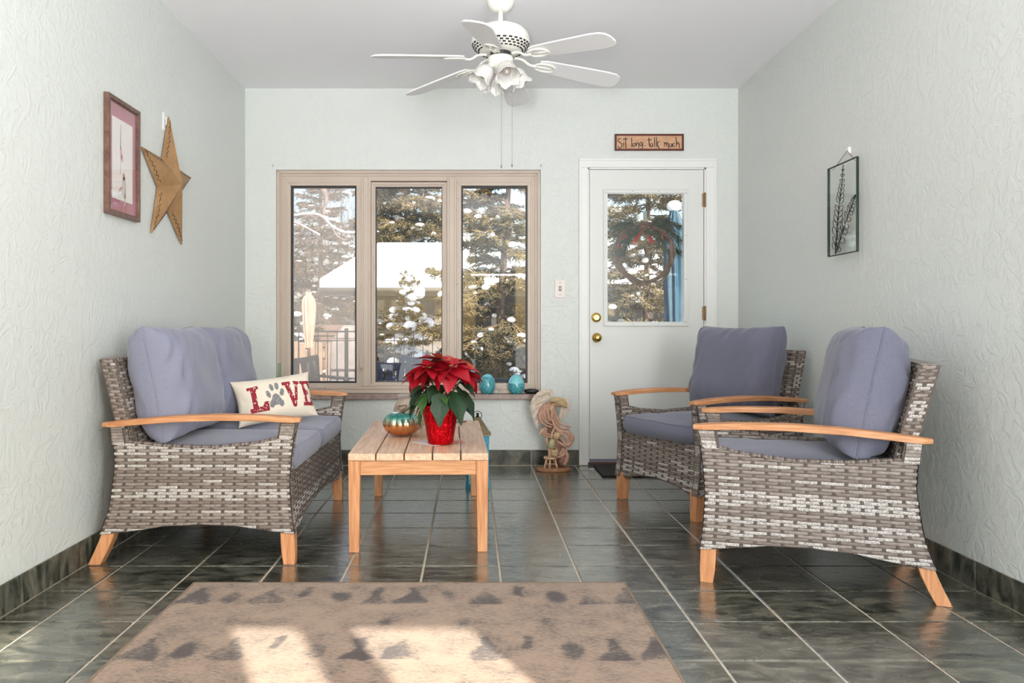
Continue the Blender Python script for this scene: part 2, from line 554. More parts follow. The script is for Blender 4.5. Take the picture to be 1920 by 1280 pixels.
# screen clips and sash levers
for (px, py) in [(535, 371), (676, 371), (856, 371), (997, 371), (535, 535), (676, 534), (857, 532), (997, 532), (535, 697), (676, 697), (997, 697)]:
    p = at(px, py, yf + 0.006)
    m = MB(); m.lathe([(0.005, -0.004), (0.006, 0.0), (0.003, 0.003)], 8, (p.x, yf + 0.003, p.z), axis='Y')
    m.build('screen_clip', M_TAUPE, W1, smooth=True)
for px in (678, 852):
    p = at(px, 683, yf)
    m = MB(); m.box(p.x - 0.014, p.x + 0.014, yf - 0.008, yf + 0.01, p.z - 0.032, p.z + 0.045)
    m.hexa([(p.x - 0.007, yf - 0.028, p.z - 0.022), (p.x + 0.007, yf - 0.028, p.z - 0.022), (p.x + 0.007, yf - 0.006, p.z - 0.022), (p.x - 0.007, yf - 0.006, p.z - 0.022)],
           [(p.x - 0.005, yf - 0.022, p.z + 0.055), (p.x + 0.005, yf - 0.022, p.z + 0.055), (p.x + 0.005, yf - 0.010, p.z + 0.055), (p.x - 0.005, yf - 0.010, p.z + 0.055)])
    m.build('sash_lever', M_TAUPE, W1, bevel=0.002)
for px in (600, 932):
    p = at(px, 728, yf)
    m = MB(); m.box(p.x - 0.035, p.x + 0.035, yf - 0.020, yf + 0.01, p.z - 0.012, p.z + 0.010)
    m.tube([(p.x + 0.01, yf - 0.015, p.z), (p.x + 0.03, yf - 0.035, p.z + 0.005), (p.x - 0.02, yf - 0.035, p.z + 0.004)], 0.005, 6)
    m.build('window_crank', M_TAUPE, W1, bevel=0.002)
m = MB(); m.box(WX0 + 0.004, WX1 + 0.004, YB - 0.045, YB + 0.05, WZ0 - 0.036, WZ0)
struct(m.build('trim_1', M_SILL, bevel=0.004))
for k, px in enumerate((513, 1014)):
    p = at(px, 312, YB)
    m = MB(); m.tube(smooth_path([(p.x, YB + 0.01, p.z), (p.x, YB - 0.014, p.z), (p.x, YB - 0.018, p.z + 0.012)]), 0.0022, 6)
    tag(m.build('wall_hook', M_STEEL, smooth=True), ['small bare steel hook in the wall above the window corner farther from the door',
        'small bare steel hook in the wall above the window corner nearer the door'][k], 'hook', 'bare hooks above the window')

# ---------------------------------------------------------------- door
D1 = struct(empty('door_1', (0, 0, 0)))
m = MB()
cw = 0.062
for (x0, x1, z0, z1) in [(DX0 - cw, DX0, 0.003, DZ1), (DX1, DX1 + cw + 0.010, 0.003, DZ1), (DX0 - cw, DX1 + cw + 0.01, DZ1 + .0004, DZ1 + cw)]:
    m.box(x0, x1, YB - 0.014, YB, z0, z1)
m.box(DX0 - cw - .0005, DX0 - cw + 0.016, YB - 0.020, YB - 0.010, 0.0035, DZ1 + cw - .0165)
m.box(DX1 + cw - 0.006, DX1 + cw + 0.0105, YB - 0.020, YB - 0.010, 0.0035, DZ1 + cw - .0165)
m.box(DX0 - cw - .0005, DX1 + cw + 0.0105, YB - 0.020, YB - 0.010, DZ1 + cw - 0.016, DZ1 + cw + .0005)
m.build('casing', M_TRIM, D1, bevel=0.003)
m = MB()
m.box(DX0, DX0 + 0.010, YB - 0.002, YB + WT, 0, DZ1); m.box(DX1 - 0.010, DX1, YB - 0.002, YB + WT, 0, DZ1); m.box(DX0, DX1, YB - 0.002, YB + WT, DZ1 - 0.010, DZ1)
m.build('jamb', M_TRIM, D1)
m = MB(); m.box(DX0, DX1, YB - 0.01, YB + WT, 0.002, 0.022)
m.build('threshold', mat('threshold_wood', (70, 44, 30), (96, 62, 42), rough=0.5, scale=20, stretch=(1, 8, 8)), D1, bevel=0.004, label='dark brown wooden threshold')
lx0, lx1, lz0, lz1 = DX0 + 0.014, DX1 - 0.014, 0.045, DZ1 - 0.014
gx0, gx1, gz0, gz1 = pxX(1139, YB), pxX(1282, YB), pxZ(603, YB), pxZ(362, YB)
yd0, yd1 = YB + 0.002, YB + 0.044
m = MB()
for i, (xa, xb) in enumerate([(lx0, gx0), (gx0, gx1), (gx1, lx1)]):
    for j, (za, zb) in enumerate([(lz0, gz0), (gz0, gz1), (gz1, lz1)]):
        if i == 1 and j == 1: continue
        m.box(xa, xb, yd0, yd1, za, zb)
leaf = m.build('door_leaf', M_DOOR, D1, fixn=True)
m = MB(); ring(m, gx0 - 0.030, gx1 + 0.030, gz0 - 0.030, gz1 + 0.030, 0.030, yd0 - 0.010, yd0 + 0.002)
ring(m, gx0 - 0.030, gx1 + 0.030, gz0 - 0.030, gz1 + 0.030, 0.008, yd0 - 0.014, yd0 - 0.008)
lite = m.build('glazing_frame', M_DOOR, leaf, bevel=0.002)
m = MB(); m.box(gx0, gx1, yd0 + 0.018, yd0 + 0.023, gz0, gz1); m.build('pane', M_GLASS, leaf)
sc = MB()
for t in (0.0, 0.33, 0.67, 1.0):
    for x in (gx0 - 0.014, gx1 + 0.014):
        sc.lathe([(0.004, -0.002), (0.003, 0.002)], 8, (x, yd0 - 0.011, lerp(gz0, gz1, t)), axis='Y')
    for z in (gz0 - 0.014, gz1 + 0.014):
        if 0 < t < 1: sc.lathe([(0.004, -0.002), (0.003, 0.002)], 8, (lerp(gx0, gx1, t), yd0 - 0.011, z), axis='Y')
sc.build('screw_heads', M_STEEL, leaf, kind='stuff')
for (px, py, kn) in [(1118, 595, 0), (1119, 633, 1)]:
    p = at(px, py, YB)
    m = MB()
    m.lathe([(0.0, 0.0), (0.033, 0.0), (0.034, -0.006), (0.028, -0.013), (0.020, -0.016), (0.019, -0.020)], 24, (p.x, yd0, p.z), axis='Y')
    if kn:
        m.lathe([(0.012, -0.016), (0.012, -0.034), (0.020, -0.040), (0.027, -0.052), (0.025, -0.064), (0.014, -0.070), (0.0, -0.071)], 24, (p.x, yd0, p.z), axis='Y')
        m.build('knob', M_BRASS, D1, smooth=True, fixn=True, label='round brass door knob')
    else:
        m.box(p.x - 0.004, p.x + 0.004, yd0 - 0.034, yd0 - 0.014, p.z - 0.016, p.z + 0.016)
        m.build('deadbolt_turn', M_BRASS, D1, smooth=False, bevel=0.001, label='brass deadbolt rose with thumb turn')
for py in (375, 587):
    p = at(1321, py, YB)
    m = MB(); m.tube([(DX1 - 0.008, YB - 0.014, p.z - 0.05), (DX1 - 0.008, YB - 0.014, p.z + 0.05)], 0.007, 10)
    m.box(DX1 - 0.024, DX1 - 0.004, YB - 0.008, YB + 0.0, p.z - 0.046, p.z + 0.046)
    m.build('hinge', M_HINGE, D1, bevel=0.001)

# ================================================================ WICKER SEATING
def weave(mb, P, N, L, z0, z1, lo=None, hi=None, S=0.047, pitch=0.0124, seed=1, white=0.56, raise_=0.0042, two=True, tone=None):
    """strands woven over stakes: P(s,z) point of the surface, N outward normal, L its width"""
    r = random.Random(seed)
    n = max(2, int(round(L / S)))
    N = Vector(N)
    rows = int((z1 - z0) / pitch)
    lo = lo or (lambda s: -9); hi = hi or (lambda s: 9)
    # stakes
    for i in range(n + 1):
        s = min(max(i / n, 0.012), 0.988)
        w = 0.007 / L
        a, b = max(z0, lo(s)), min(z1, hi(s))
        if b - a < 0.01: continue
        k = 4
        vs_, fs_ = [], []
        for q in range(k + 1):
            z = lerp(a, b, q / k)
            vs_ += [P(s - w, z) + N * 0.0004, P(s, z) + N * 0.0020, P(s + w, z) + N * 0.0004]
        for q in range(k):
            for e in range(2):
                fs_.append((q * 3 + e, q * 3 + e + 1, q * 3 + e + 4, q * 3 + e + 3))
        mb.add(vs_, fs_, 3)
    state = 0
    rowmat = []
    while len(rowmat) < rows + 1:
        c = r.random()
        if c < white: rowmat += [2]
        elif c < white + 0.12: rowmat += [2, 2]
        elif c < 0.75: rowmat += [1, r.choice([0, 1])]
        else: rowmat += [0, 1, 0]
    for j in range(rows):
        za = z0 + j * pitch + 0.0005; zb = za + pitch - 0.0012
        mi0 = rowmat[j]
        for i in range(-1, n + 2):
            if (i + j) % 2: continue
            sc, hl = i / n, (S - 0.0065) / L
            sa, sb = max(sc - hl, 0.0), min(sc + hl, 1.0)
            if sb - sa < 0.008 / L: continue
            sm = (sa + sb) / 2
            if min(zb, hi(sm)) - max(za, lo(sm)) < 0.003: continue
            mi = mi0
            if mi0 == 2 and r.random() < 0.2: mi = 1
            if mi0 < 2 and r.random() < 0.06: mi = 2
            vs_, fs_ = [], []
            K = 4
            for q in range(K + 1):
                s = lerp(sa, sb, q / K)
                u = (s - sc) / hl
                h = raise_ * (1 - u * u) ** 0.5 * 0.9 if abs(u) < 1 else 0.0
                a, b = max(za, lo(s)), min(zb, hi(s))
                if b < a: b = a = (a + b) / 2
                vs_ += [P(s, a) + N * (h - 0.0012), P(s, lerp(a, b, .5)) + N * (h + 0.0008), P(s, b) + N * (h - 0.0012)]
            for q in range(K):
                for e in range(2):
                    fs_.append((q * 3 + e, q * 3 + e + 1, q * 3 + e + 4, q * 3 + e + 3))
            mb.add(vs_, fs_, mi)

ZF = [0.10, 0.125, 0.22, 0.34, 0.46, 0.58]; XFR = [0.010, 0.006, -0.008, -0.015, -0.006, 0.012]
ZB = [0.10, 0.125, 0.17, 0.25, 0.40, 0.503, 0.58]; XBK = [-0.795, -0.785, -0.765, -0.742, -0.722, -0.728, -0.735]
def xf(z): return interp(z, ZF, XFR)
def xb(z): return interp(z, ZB, XBK)
def ztop(s): return interp(s, [0, .06, .3, .55, .8, .93, 1.0], [.505, .498, .479, .474, .492, .515, .535])
def zbot(s): return interp(s, [0, .04, .12, .3, .5, .7, .88, .95, 1.0], [.124, .126, .134, .156, .166, .160, .138, .130, .128])

def pillow(w, h, t, p=3.0, q=0.55, edge=0.012, pinch=0.05, n=24, seed=0, wr=0.05, matfn=None, sag=0.0, nn=None, crease=7.0):
    """cushion in its own X (width) Y (height) Z (thickness) frame, two puffed faces sewn along the rim"""
    nx, ny = nn or (n, n)
    mb = MB()
    r = random.Random(seed)
    off = Vector((r.random() * 50, r.random() * 50, 0))
    def pt(i, j, side):
        s, u = 2 * i / nx - 1, 2 * j / ny - 1
        # denser samples near the rim
        s = math.sin(s * PI / 2) * 0.55 + s * 0.45; u = math.sin(u * PI / 2) * 0.55 + u * 0.45
        a = s * w / 2 * (1 - pinch * (1 - u * u) * (abs(s) ** 2))
        b = u * h / 2 * (1 - pinch * (1 - s * s) * (abs(u) ** 2))
        base = max(0.0, (1 - abs(s) ** p) * (1 - abs(u) ** p)) ** q
        e = max(abs(s), abs(u))
        k = noise.noise(Vector((s * 1.6, u * 1.6, side * 3.0)) + off)
        wv = math.sin(crease * (a - b * 0.6) * 9 + 3 * k) * 0.5 + math.sin(crease * 14 * a + 6 * k) * 0.35
        c = edge + t / 2 * base * (1 + 0.10 * k) + wr * t * base * wv * (e ** 4) * 0.55
        if e > 0.999: c = edge
        b += -sag * (1 - u * u) * base * 0.0
        return Vector((a, b, side * c))
    for side in (1, -1):
        vs_ = [pt(i, j, side) for j in range(ny + 1) for i in range(nx + 1)]
        fs_, ms_ = [], []
        base_i = len(mb.v)
        for j in range(ny):
            for i in range(nx):
                f = (j * (nx + 1) + i, j * (nx + 1) + i + 1, (j + 1) * (nx + 1) + i + 1, (j + 1) * (nx + 1) + i)
                fs_.append(f if side > 0 else f[::-1])
        mb.add(vs_, fs_, 0)
        if matfn and side > 0:
            k0 = len(mb.m) - len(fs_)
            for j in range(ny):
                for i in range(nx):
                    c = sum((Vector(vs_[x]) for x in fs_[j * nx + i]), Vector()) / 4
                    mb.m[k0 + j * nx + i] = matfn(c.x / (w / 2), c.y / (h / 2))
    # rim band
    M_ = (nx + 1) * (ny + 1)
    rim = [i for i in range(nx + 1)] + [(j + 1) * (nx + 1) - 1 for j in range(1, ny + 1)] + \
          [ny * (nx + 1) + i for i in range(nx - 1, -1, -1)] + [j * (nx + 1) for j in range(ny - 1, 0, -1)]
    for k in range(len(rim)):
        a, b = rim[k], rim[(k + 1) % len(rim)]
        mb.f.append((b, a, a + M_, b + M_)); mb.m.append(0)
    rimpts = [(Vector(mb.v[a]) + Vector(mb.v[a + M_])) / 2 for a in rim]
    return mb, rimpts

def rimtube(pts, r=0.004, n=6):
    m = MB(); m.tube(list(pts) + [pts[0], pts[1]], r, n, cap=False)
    return m

def box_cushion(w, d, t, seed=0, crown=0.02, n=20):
    """seat cushion, X width Y depth Z up from 0 to t, puffed top and rounded boxed edge"""
    mb = MB()
    off = Vector((seed * 7.1, seed * 3.3, 0))
    rings = []
    # profile of the boxed edge: (inset, height fraction)
    prof = [(0.035, -0.0), (0.012, 0.012), (0.0, 0.30), (-0.004, 0.55), (0.002, 0.80), (0.010, 0.93), (0.022, 0.985)]
    def per(inset, z):
        a, b = w / 2 - inset, d / 2 - inset
        rr = 0.045
        out = []
        for (cx, cy, a0) in [(a - rr, b - rr, 0), (-a + rr, b - rr, 90), (-a + rr, -b + rr, 180), (a - rr, -b + rr, 270)]:
            for k in range(5):
                an = math.radians(a0 + 90 * k / 4)
                out.append(Vector((cx + rr * math.cos(an), cy + rr * math.sin(an), z)))
            # points along the straight
        full = []
        for k in range(len(out)):
            full.append(out[k])
            q = out[(k + 1) % len(out)]
            if (q - out[k]).length > 0.1:
                for e in range(1, 10):
                    full.append(out[k].lerp(q, e / 10))
        return full
    for ins, hf in prof:
        rg = per(ins, t * hf)
        for v in rg:
            k = noise.noise(Vector((v.x * 6, v.y * 6, hf * 2)) + off)
            v.z += k * 0.010 * (1 if hf > 0.2 else 0)
            s = 0.006 * math.sin(v.x * 55 + 4 * k) * (hf if 0.2 < hf < 0.9 else 0)
            v.y += s * (1 if v.y > 0 else -1)
        rings.append(rg)
    n_ = len(rings[0])
    top = rings[-1]
    for f in (0.85, 0.66, 0.42, 0.18):
        rg = []
        for v in top:
            q = Vector((v.x * f, v.y * f, 0))
            k = noise.noise(Vector((q.x * 5, q.y * 5, 1.0)) + off)
            wv = math.sin(q.x * 40 + 5 * k) * 0.0035 * f ** 3
            q.z = t + crown * (1 - f ** 2.2) + k * 0.006 + wv
            rg.append(q)
        rings.append(rg)
    vs_ = [v for rg in rings for v in rg]
    fs_ = []
    for i in range(len(rings) - 1):
        for j in range(n_):
            fs_.append((i * n_ + j, i * n_ + (j + 1) % n_, (i + 1) * n_ + (j + 1) % n_, (i + 1) * n_ + j))
    vs_.append(Vector((0, 0, t + crown))); c = len(vs_) - 1
    for j in range(n_): fs_.append(((len(rings) - 1) * n_ + j, (len(rings) - 1) * n_ + (j + 1) % n_, c))
    vs_.append(Vector((0, 0, 0.0))); c = len(vs_) - 1
    for j in range(n_): fs_.append(((j + 1) % n_, j, c))
    mb.add(vs_, fs_)
    seam = rings[5]
    return mb, seam

def seat_unit(name, W, ncush, cm, seed):
    root = empty(name)
    PT = 0.034
    for sd in (-1, 1):
        yo = sd * W / 2                                   # outer face
        yi = sd * (W / 2 - PT)
        # core of the side panel, one strip of hexahedra
        m = MB(); n = 22
        for i in range(n):
            s0, s1 = i / n, (i + 1) / n
            e = 0.0015
            def pp(s, z, y): return (lerp(xb(z) + .002, xf(z) - .002, s), y, z)
            for q in range(6):
                a0, a1 = lerp(zbot(s0) + e, ztop(s0) - e, q / 6), lerp(zbot(s0) + e, ztop(s0) - e, (q + 1) / 6)
                b0, b1 = lerp(zbot(s1) + e, ztop(s1) - e, q / 6), lerp(zbot(s1) + e, ztop(s1) - e, (q + 1) / 6)
                ya, yb = (yo - sd * .002), (yi + sd * .002)
                v = [pp(s0, a0, ya), pp(s1, b0, ya), pp(s1, b1, ya), pp(s0, a1, ya), pp(s0, a0, yb), pp(s1, b0, yb), pp(s1, b1, yb), pp(s0, a1, yb)]
                fs = [(0, 1, 2, 3), (7, 6, 5, 4)]
                if q == 0: fs.append((4, 5, 1, 0))
                if q == 5: fs.append((3, 2, 6, 7))
                if i == 0: fs.append((0, 3, 7, 4))
                if i == n - 1: fs.append((1, 5, 6, 2))
                m.add(v, fs)
        panel = m.build('side_panel', M_CORE, root, fixn=True)
        m = MB()
        Lp = 0.73
        weave(m, lambda s, z: Vector((lerp(xb(z), xf(z), s), yo, z)), (0, sd, 0), Lp, 0.124, 0.535, zbot, ztop, seed=seed + 3 * (sd + 1))
        weave(m, lambda s, z: Vector((lerp(xb(z), xf(z), s), yi, z)), (0, -sd, 0), Lp, 0.124, 0.535, zbot, ztop, seed=seed + 5 + sd)
        # front and rear edges of the panel
        weave(m, lambda s, z: Vector((xf(z), lerp(yo, yi, s), z)), (1, 0, 0), PT, 0.128, 0.535, S=PT, seed=seed + 11, white=.2)
        weave(m, lambda s, z: Vector((xb(z), lerp(yo, yi, s), z)), (-1, 0, 0), PT, 0.124, 0.505, S=PT, seed=seed + 12, white=.2)
        m.build('strands', WICK, panel, smooth=True, kind='stuff')
        # twisted rim along the top and the bottom arc of the panel
        for fn in (ztop, zbot):
            m = MB()
            pts = [(lerp(xb(fn(s)), xf(fn(s)), s), (yo + yi) / 2, fn(s) + (0.001 if fn is ztop else 0.002)) for s in np.linspace(0.01, 0.985, 90)]
            for k in range(len(pts) - 1):
                p = Vector(pts[k]); q = Vector(pts[k + 1])
                m.tube([p + Vector((0, 0, -.001)), (p + q) / 2 + Vector((0, 0, .0022)), q + Vector((0, 0, -.001))], [0.006, 0.0085, 0.006], 6,
                       mi=[0, 1, 0, 3, 1][k % 5], flat=1.0, cap=False)
            for k, p in enumerate(m.v): m.v[k] = (p[0], (yo + yi) / 2 + (p[1] - (yo + yi) / 2) * 2.15, p[2])
            m.build('rim', WICK, panel, smooth=True, kind='stuff')
        # stubs that carry the arm
        for nm, (za, zb_, xa0, xa1, xb0, xb1) in dict(front=(.515, .586, -.058, -.004, -.046, .012), rear=(.488, .572, -.732, -.682, -.742, -.694)).items():
            m = MB()
            core = MB(); core.hexa([(xa0 + .003, yo - sd * .003, za), (xa1 - .003, yo - sd * .003, za), (xa1 - .003, yi + sd * .003, za), (xa0 + .003, yi + sd * .003, za)],
                                   [(xb0 + .003, yo - sd * .003, zb_), (xb1 - .003, yo - sd * .003, zb_), (xb1 - .003, yi + sd * .003, zb_), (xb0 + .003, yi + sd * .003, zb_)])
            po = core.build('arm_post', M_CORE, root, fixn=True)
            def xx(z, s): t = (z - za) / (zb_ - za); return lerp(lerp(xa0, xb0, t), lerp(xa1, xb1, t), s)
            weave(m, lambda s, z: Vector((xx(z, s), yo, z)), (0, sd, 0), .05, za, zb_, S=.05, seed=seed + 21, white=.3)
            weave(m, lambda s, z: Vector((xx(z, s), yi, z)), (0, -sd, 0), .05, za, zb_, S=.05, seed=seed + 22, white=.3)
            weave(m, lambda s, z: Vector((xx(z, 1), lerp(yo, yi, s), z)), (1, 0, 0), PT, za, zb_, S=PT, seed=seed + 23, white=.3)
            weave(m, lambda s, z: Vector((xx(z, 0), lerp(yo, yi, s), z)), (-1, 0, 0), PT, za, zb_, S=PT, seed=seed + 24, white=.3)
            m.build('strands', WICK, po, smooth=True, kind='stuff')
        # teak arm, bowed
        m = MB(); K = 22
        yc = (yo + yi) / 2
        for i in range(K):
            def sec(t):
                x = lerp(0.030, -0.775, t)
                zt = interp(t, [0, .05, .2, .42, .65, .85, 1.0], [.597, .602, .610, .613, .606, .592, .579])
                hw = interp(t, [0, .03, .12, .5, .9, .98, 1.0], [.022, .029, .033, .034, .031, .026, .018])
                th = interp(t, [0, .05, .5, .95, 1], [.016, .023, .025, .023, .016])
                yy = yc + sd * 0.004
                return [(x, yy - hw, zt - th), (x, yy + hw, zt - th), (x, yy + hw, zt - .005), (x, yy + hw - .006, zt), (x, yy - hw + .006, zt), (x, yy - hw, zt - .005)]
            a, b = sec(i / K), sec((i + 1) / K)
            fs = [(k, (k + 1) % 6, 6 + (k + 1) % 6, 6 + k) for k in range(6)]
            if i == 0: fs.append((5, 4, 3, 2, 1, 0))
            if i == K - 1: fs.append((6, 7, 8, 9, 10, 11))
            m.add(a + b, fs)
        m.build('arm', M_TEAK, root, fixn=True, bevel=0.002)
        m = MB()
        for bx in (-0.712, -0.690):
            m.lathe([(0.0, 0.0), (0.006, 0.0), (0.006, 0.006), (0.0, 0.008)], 8, (bx, (yo + .0) if sd < 0 else yo, 0.566 if bx < -.7 else .563), axis='Y')
        for k, p in enumerate(m.v): m.v[k] = (p[0], yo + sd * abs(p[1] - yo), p[2])
        m.build('bolt', M_STEEL, root)
    # legs
    for sd in (-1, 1):
        y0 = sd * (W / 2 - .004); y1 = sd * (W / 2 - .056)
        ya, yb = min(y0, y1), max(y0, y1)
        m = MB()
        st = [(.150, -.054, .002), (.09, -.052, .004), (.045, -.049, .006), (0.0, -.042, .004)]
        for (z1, a1, b1), (z0, a0, b0) in zip(st[:-1], st[1:]):
            k0, k1 = .004 * (1 - z0 / .15), .004 * (1 - z1 / .15)
            m.hexa([(a0, ya + k0, z0), (b0, ya + k0, z0), (b0, yb - k0, z0), (a0, yb - k0, z0)], [(a1, ya + k1, z1), (b1, ya + k1, z1), (b1, yb - k1, z1), (a1, yb - k1, z1)])
        m.build('leg', M_TEAKZ, root, fixn=True, bevel=0.002)
        m = MB()
        st = [(.150, -.772, -.722), (.10, -.790, -.738), (.05, -.812, -.760), (0.0, -.836, -.786)]
        for (z1, a1, b1), (z0, a0, b0) in zip(st[:-1], st[1:]):
            m.hexa([(a0, ya, z0), (b0, ya, z0), (b0, yb, z0), (a0, yb, z0)], [(a1, ya, z1), (b1, ya, z1), (b1, yb, z1), (a1, yb, z1)])
        m.build('leg', M_TEAKZ, root, fixn=True, bevel=0.002)
    # front apron, slightly raked, with its own arch
    yA, yB = -W / 2 + PT, W / 2 - PT
    def zarch(s): return interp(s, [0, .08, .25, .5, .75, .92, 1], [.128, .134, .158, .172, .158, .134, .128])
    def xa(z): return interp(z, [.12, .22, .34, .40], [-.004, -.016, -.022, -.024])
    m = MB(); n = 24
    for i in range(n):
        s0, s1 = i / n, (i + 1) / n
        for q in range(3):
            def z_(s, q): return lerp(zarch(s) + .001, .384, q / 3)
            v = [(xa(z_(s, k)) - o, lerp(yA, yB, s), z_(s, k)) for o in (.002, .022) for (s, k) in ((s0, q), (s1, q), (s1, q + 1), (s0, q + 1))]
            fs = [(0, 1, 2, 3), (7, 6, 5, 4)]
            if q == 0: fs.append((4, 5, 1, 0))
            if q == 2: fs.append((3, 2, 6, 7))
            m.add(v, fs)
    ap = m.build('front_apron', M_CORE, root, fixn=True)
    m = MB()
    weave(m, lambda s, z: Vector((xa(z), lerp(yA, yB, s), z)), (1, 0, 0), yB - yA, .128, .384, zarch, None, seed=seed + 31, white=.22)
    pts = [(xa(zarch(s)) - .010, lerp(yA, yB, s), zarch(s) + .002) for s in np.linspace(0, 1, 60)]
    m.tube(pts, 0.010, 6, mi=0, cap=False)
    m.build('strands', WICK, ap, smooth=True, kind='stuff')
    # rear panel under the back
    m = MB(); m.box(-.728, -.712, yA, yB, .16, .47); rp = m.build('rear_panel', M_CORE, root)
    m = MB(); weave(m, lambda s, z: Vector((-.7285, lerp(yA, yB, s), z)), (-1, 0, 0), yB - yA, .16, .47, seed=seed + 41, S=.06)
    m.build('strands', WICK, rp, smooth=True, kind='stuff')
    # seat deck
    m = MB(); m.box(-.70, -.03, yA, yB, .335, .372); m.build('seat_frame', M_CORE, root)
    # raked backrest
    YB0, YB1 = -W / 2 + .040, W / 2 - .040
    def bx(z, k):                                       # k 0 front face, 1 rear face
        return interp(z, [.40, .50, .832], [-.645, -.664, -.744]) - k * interp(z, [.40, .832], [.050, .056])
    m = MB()
    for (za, zb_) in ((.40, .50), (.50, .832)):
        m.hexa([(bx(za, 1) + .002, YB0 + .002, za), (bx(za, 0) - .002, YB0 + .002, za), (bx(za, 0) - .002, YB1 - .002, za), (bx(za, 1) + .002, YB1 - .002, za)],
               [(bx(zb_, 1) + .002, YB0 + .002, zb_ - .002), (bx(zb_, 0) - .002, YB0 + .002, zb_ + .004), (bx(zb_, 0) - .002, YB1 - .002, zb_ + .004), (bx(zb_, 1) + .002, YB1 - .002, zb_ - .002)])
    bk = m.build('backrest', M_CORE, root)
    m = MB()
    WB = YB1 - YB0
    weave(m, lambda s, z: Vector((bx(z, 0), lerp(YB0, YB1, s), z)), (1, 0, 0.2), WB, .41, .836, seed=seed + 51, white=.25)
    weave(m, lambda s, z: Vector((bx(z, 1), lerp(YB0, YB1, s), z)), (-1, 0, -.2), WB, .41, .832, seed=seed + 52, white=.25)
    for yy, ny in ((YB0, -1), (YB1, 1)):
        weave(m, lambda s, z: Vector((lerp(bx(z, 0), bx(z, 1), s), yy, z)), (0, ny, 0), .055, .41, .834, S=.0275, seed=seed + 53, white=.3)
    # wrapped top edge
    nt_ = int(WB / .0124)
    for k in range(nt_):
        y = lerp(YB0, YB1, (k + .5) / nt_)
        m.box(bx(.832, 1) - .001, bx(.832, 0) + .001, y - .0055, y + .0055, .829, .838, mi=[0, 1, 2, 0, 1, 0][(k * 7) % 6])
    m.build('strands', WICK, bk, smooth=False, kind='stuff')
    # cushions
    cw = (yB - yA) / ncush
    for k in range(ncush):
        yc = lerp(yA, yB, (k + .5) / ncush)
        mb, seam = box_cushion(.690, cw - .006, .098, seed=seed + k, crown=.022)
        Mx = Matrix.Translation((-.343, yc, .374))
        sc_ = mb.xform(Mx).build('seat_cushion', cm, root, smooth=True)
        st = rimtube([Mx @ p for p in seam], .0032); st.build('piping', cm, sc_, smooth=True)
        wp = cw - .005 if ncush > 1 else cw - .01
        mb, rim = pillow(wp, .485, .245, p=4.2, q=.46, edge=.014, pinch=.055, n=40, seed=seed + 60 + k, wr=.24)
        th = math.atan2(.09, .46)
        # local pillow X -> lateral, Y -> up the rake, Z -> forward
        Rm = Matrix(((0, -math.sin(th), math.cos(th)), (1, 0, 0), (0, math.cos(th), math.sin(th)))).to_4x4()
        Mx = Matrix.Translation((-.584, yc, .728)) @ Rm
        bc = mb.xform(Mx).build('back_cushion', cm, root, smooth=True)
        rimtube([Mx @ p for p in rim], .0042).build('piping', cm, bc, smooth=True)
    return root

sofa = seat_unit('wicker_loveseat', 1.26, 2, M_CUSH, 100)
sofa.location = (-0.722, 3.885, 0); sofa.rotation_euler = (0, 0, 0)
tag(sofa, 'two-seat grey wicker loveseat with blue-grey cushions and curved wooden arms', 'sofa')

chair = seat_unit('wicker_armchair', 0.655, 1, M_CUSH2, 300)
tag(chair, 'nearer wicker armchair, its back close to the wall with the fern panel', 'armchair', 'pair of wicker armchairs')
def place_chair(o, pnear, pfar):
    """stand a chair by the floor points of its two front feet, pnear seen nearer the camera"""
    a, b = Vector(pnear), Vector(pfar)
    mid = (a + b) / 2
    lat = (b - a).normalized()
    front = Vector((-lat.y, lat.x))
    ang = math.atan2(front.y, front.x)
    o.location = (mid.x, mid.y, 0)
    o.rotation_euler = (0, 0, ang)
ang = math.radians(19)
lat = Vector((math.sin(ang), math.cos(ang)))
n0 = Vector((0.872, 3.035)) - lat * 0.0
place_chair(chair, n0, n0 + lat * .65)
chair2 = copy_tree(chair)
chair2['label'] = 'wicker armchair standing angled in front of the white door'
ang = math.radians(-27)
lat = Vector((math.sin(ang), math.cos(ang)))
n1 = Vector((1.118, 3.95))
place_chair(chair2, n1, n1 + lat * .65)

# ---------------------------------------------------------------- love pillow
def inpoly(x, y, poly):
    c = False; n = len(poly); j = n - 1
    for i in range(n):
        if ((poly[i][1] > y) != (poly[j][1] > y)) and x < (poly[j][0] - poly[i][0]) * (y - poly[i][1]) / (poly[j][1] - poly[i][1]) + poly[i][0]: c = not c
        j = i
    return c
# letters laid out in the pillow's own square, x -1..1, y -1..1
PL = [(-.80, .56), (-.50, .56), (-.50, .40), (-.58, .40), (-.58, -.38), (-.46, -.38), (-.40, -.18), (-.30, -.18), (-.30, -.60), (-.80, -.60), (-.80, -.42), (-.72, -.42), (-.72, .40), (-.80, .40)]
PV = [(.16, .56), (.40, .56), (.40, .42), (.35, .42), (.44, -.22), (.53, .42), (.48, .42), (.48, .56), (.66, .56), (.66, .42), (.61, .42), (.47, -.60), (.38, -.60), (.22, .42), (.16, .42)]
PE = [(.68, .56), (1.0, .56), (1.0, .20), (.94, .20), (.90, .42), (.82, .42), (.82, .10), (.88, .10), (.88, -.10), (.82, -.10), (.82, -.44), (.92, -.44), (.94, -.20), (1.0, -.20), (1.0, -.60), (.68, -.60), (.68, -.44), (.73, -.44), (.73, .42), (.68, .42)]
def ell(cx, cy, a, b, rot=0):
    return [(cx + a * math.cos(t) * math.cos(rot) - b * math.sin(t) * math.sin(rot), cy + a * math.cos(t) * math.sin(rot) + b * math.sin(t) * math.cos(rot)) for t in [2 * PI * k / 18 for k in range(18)]]
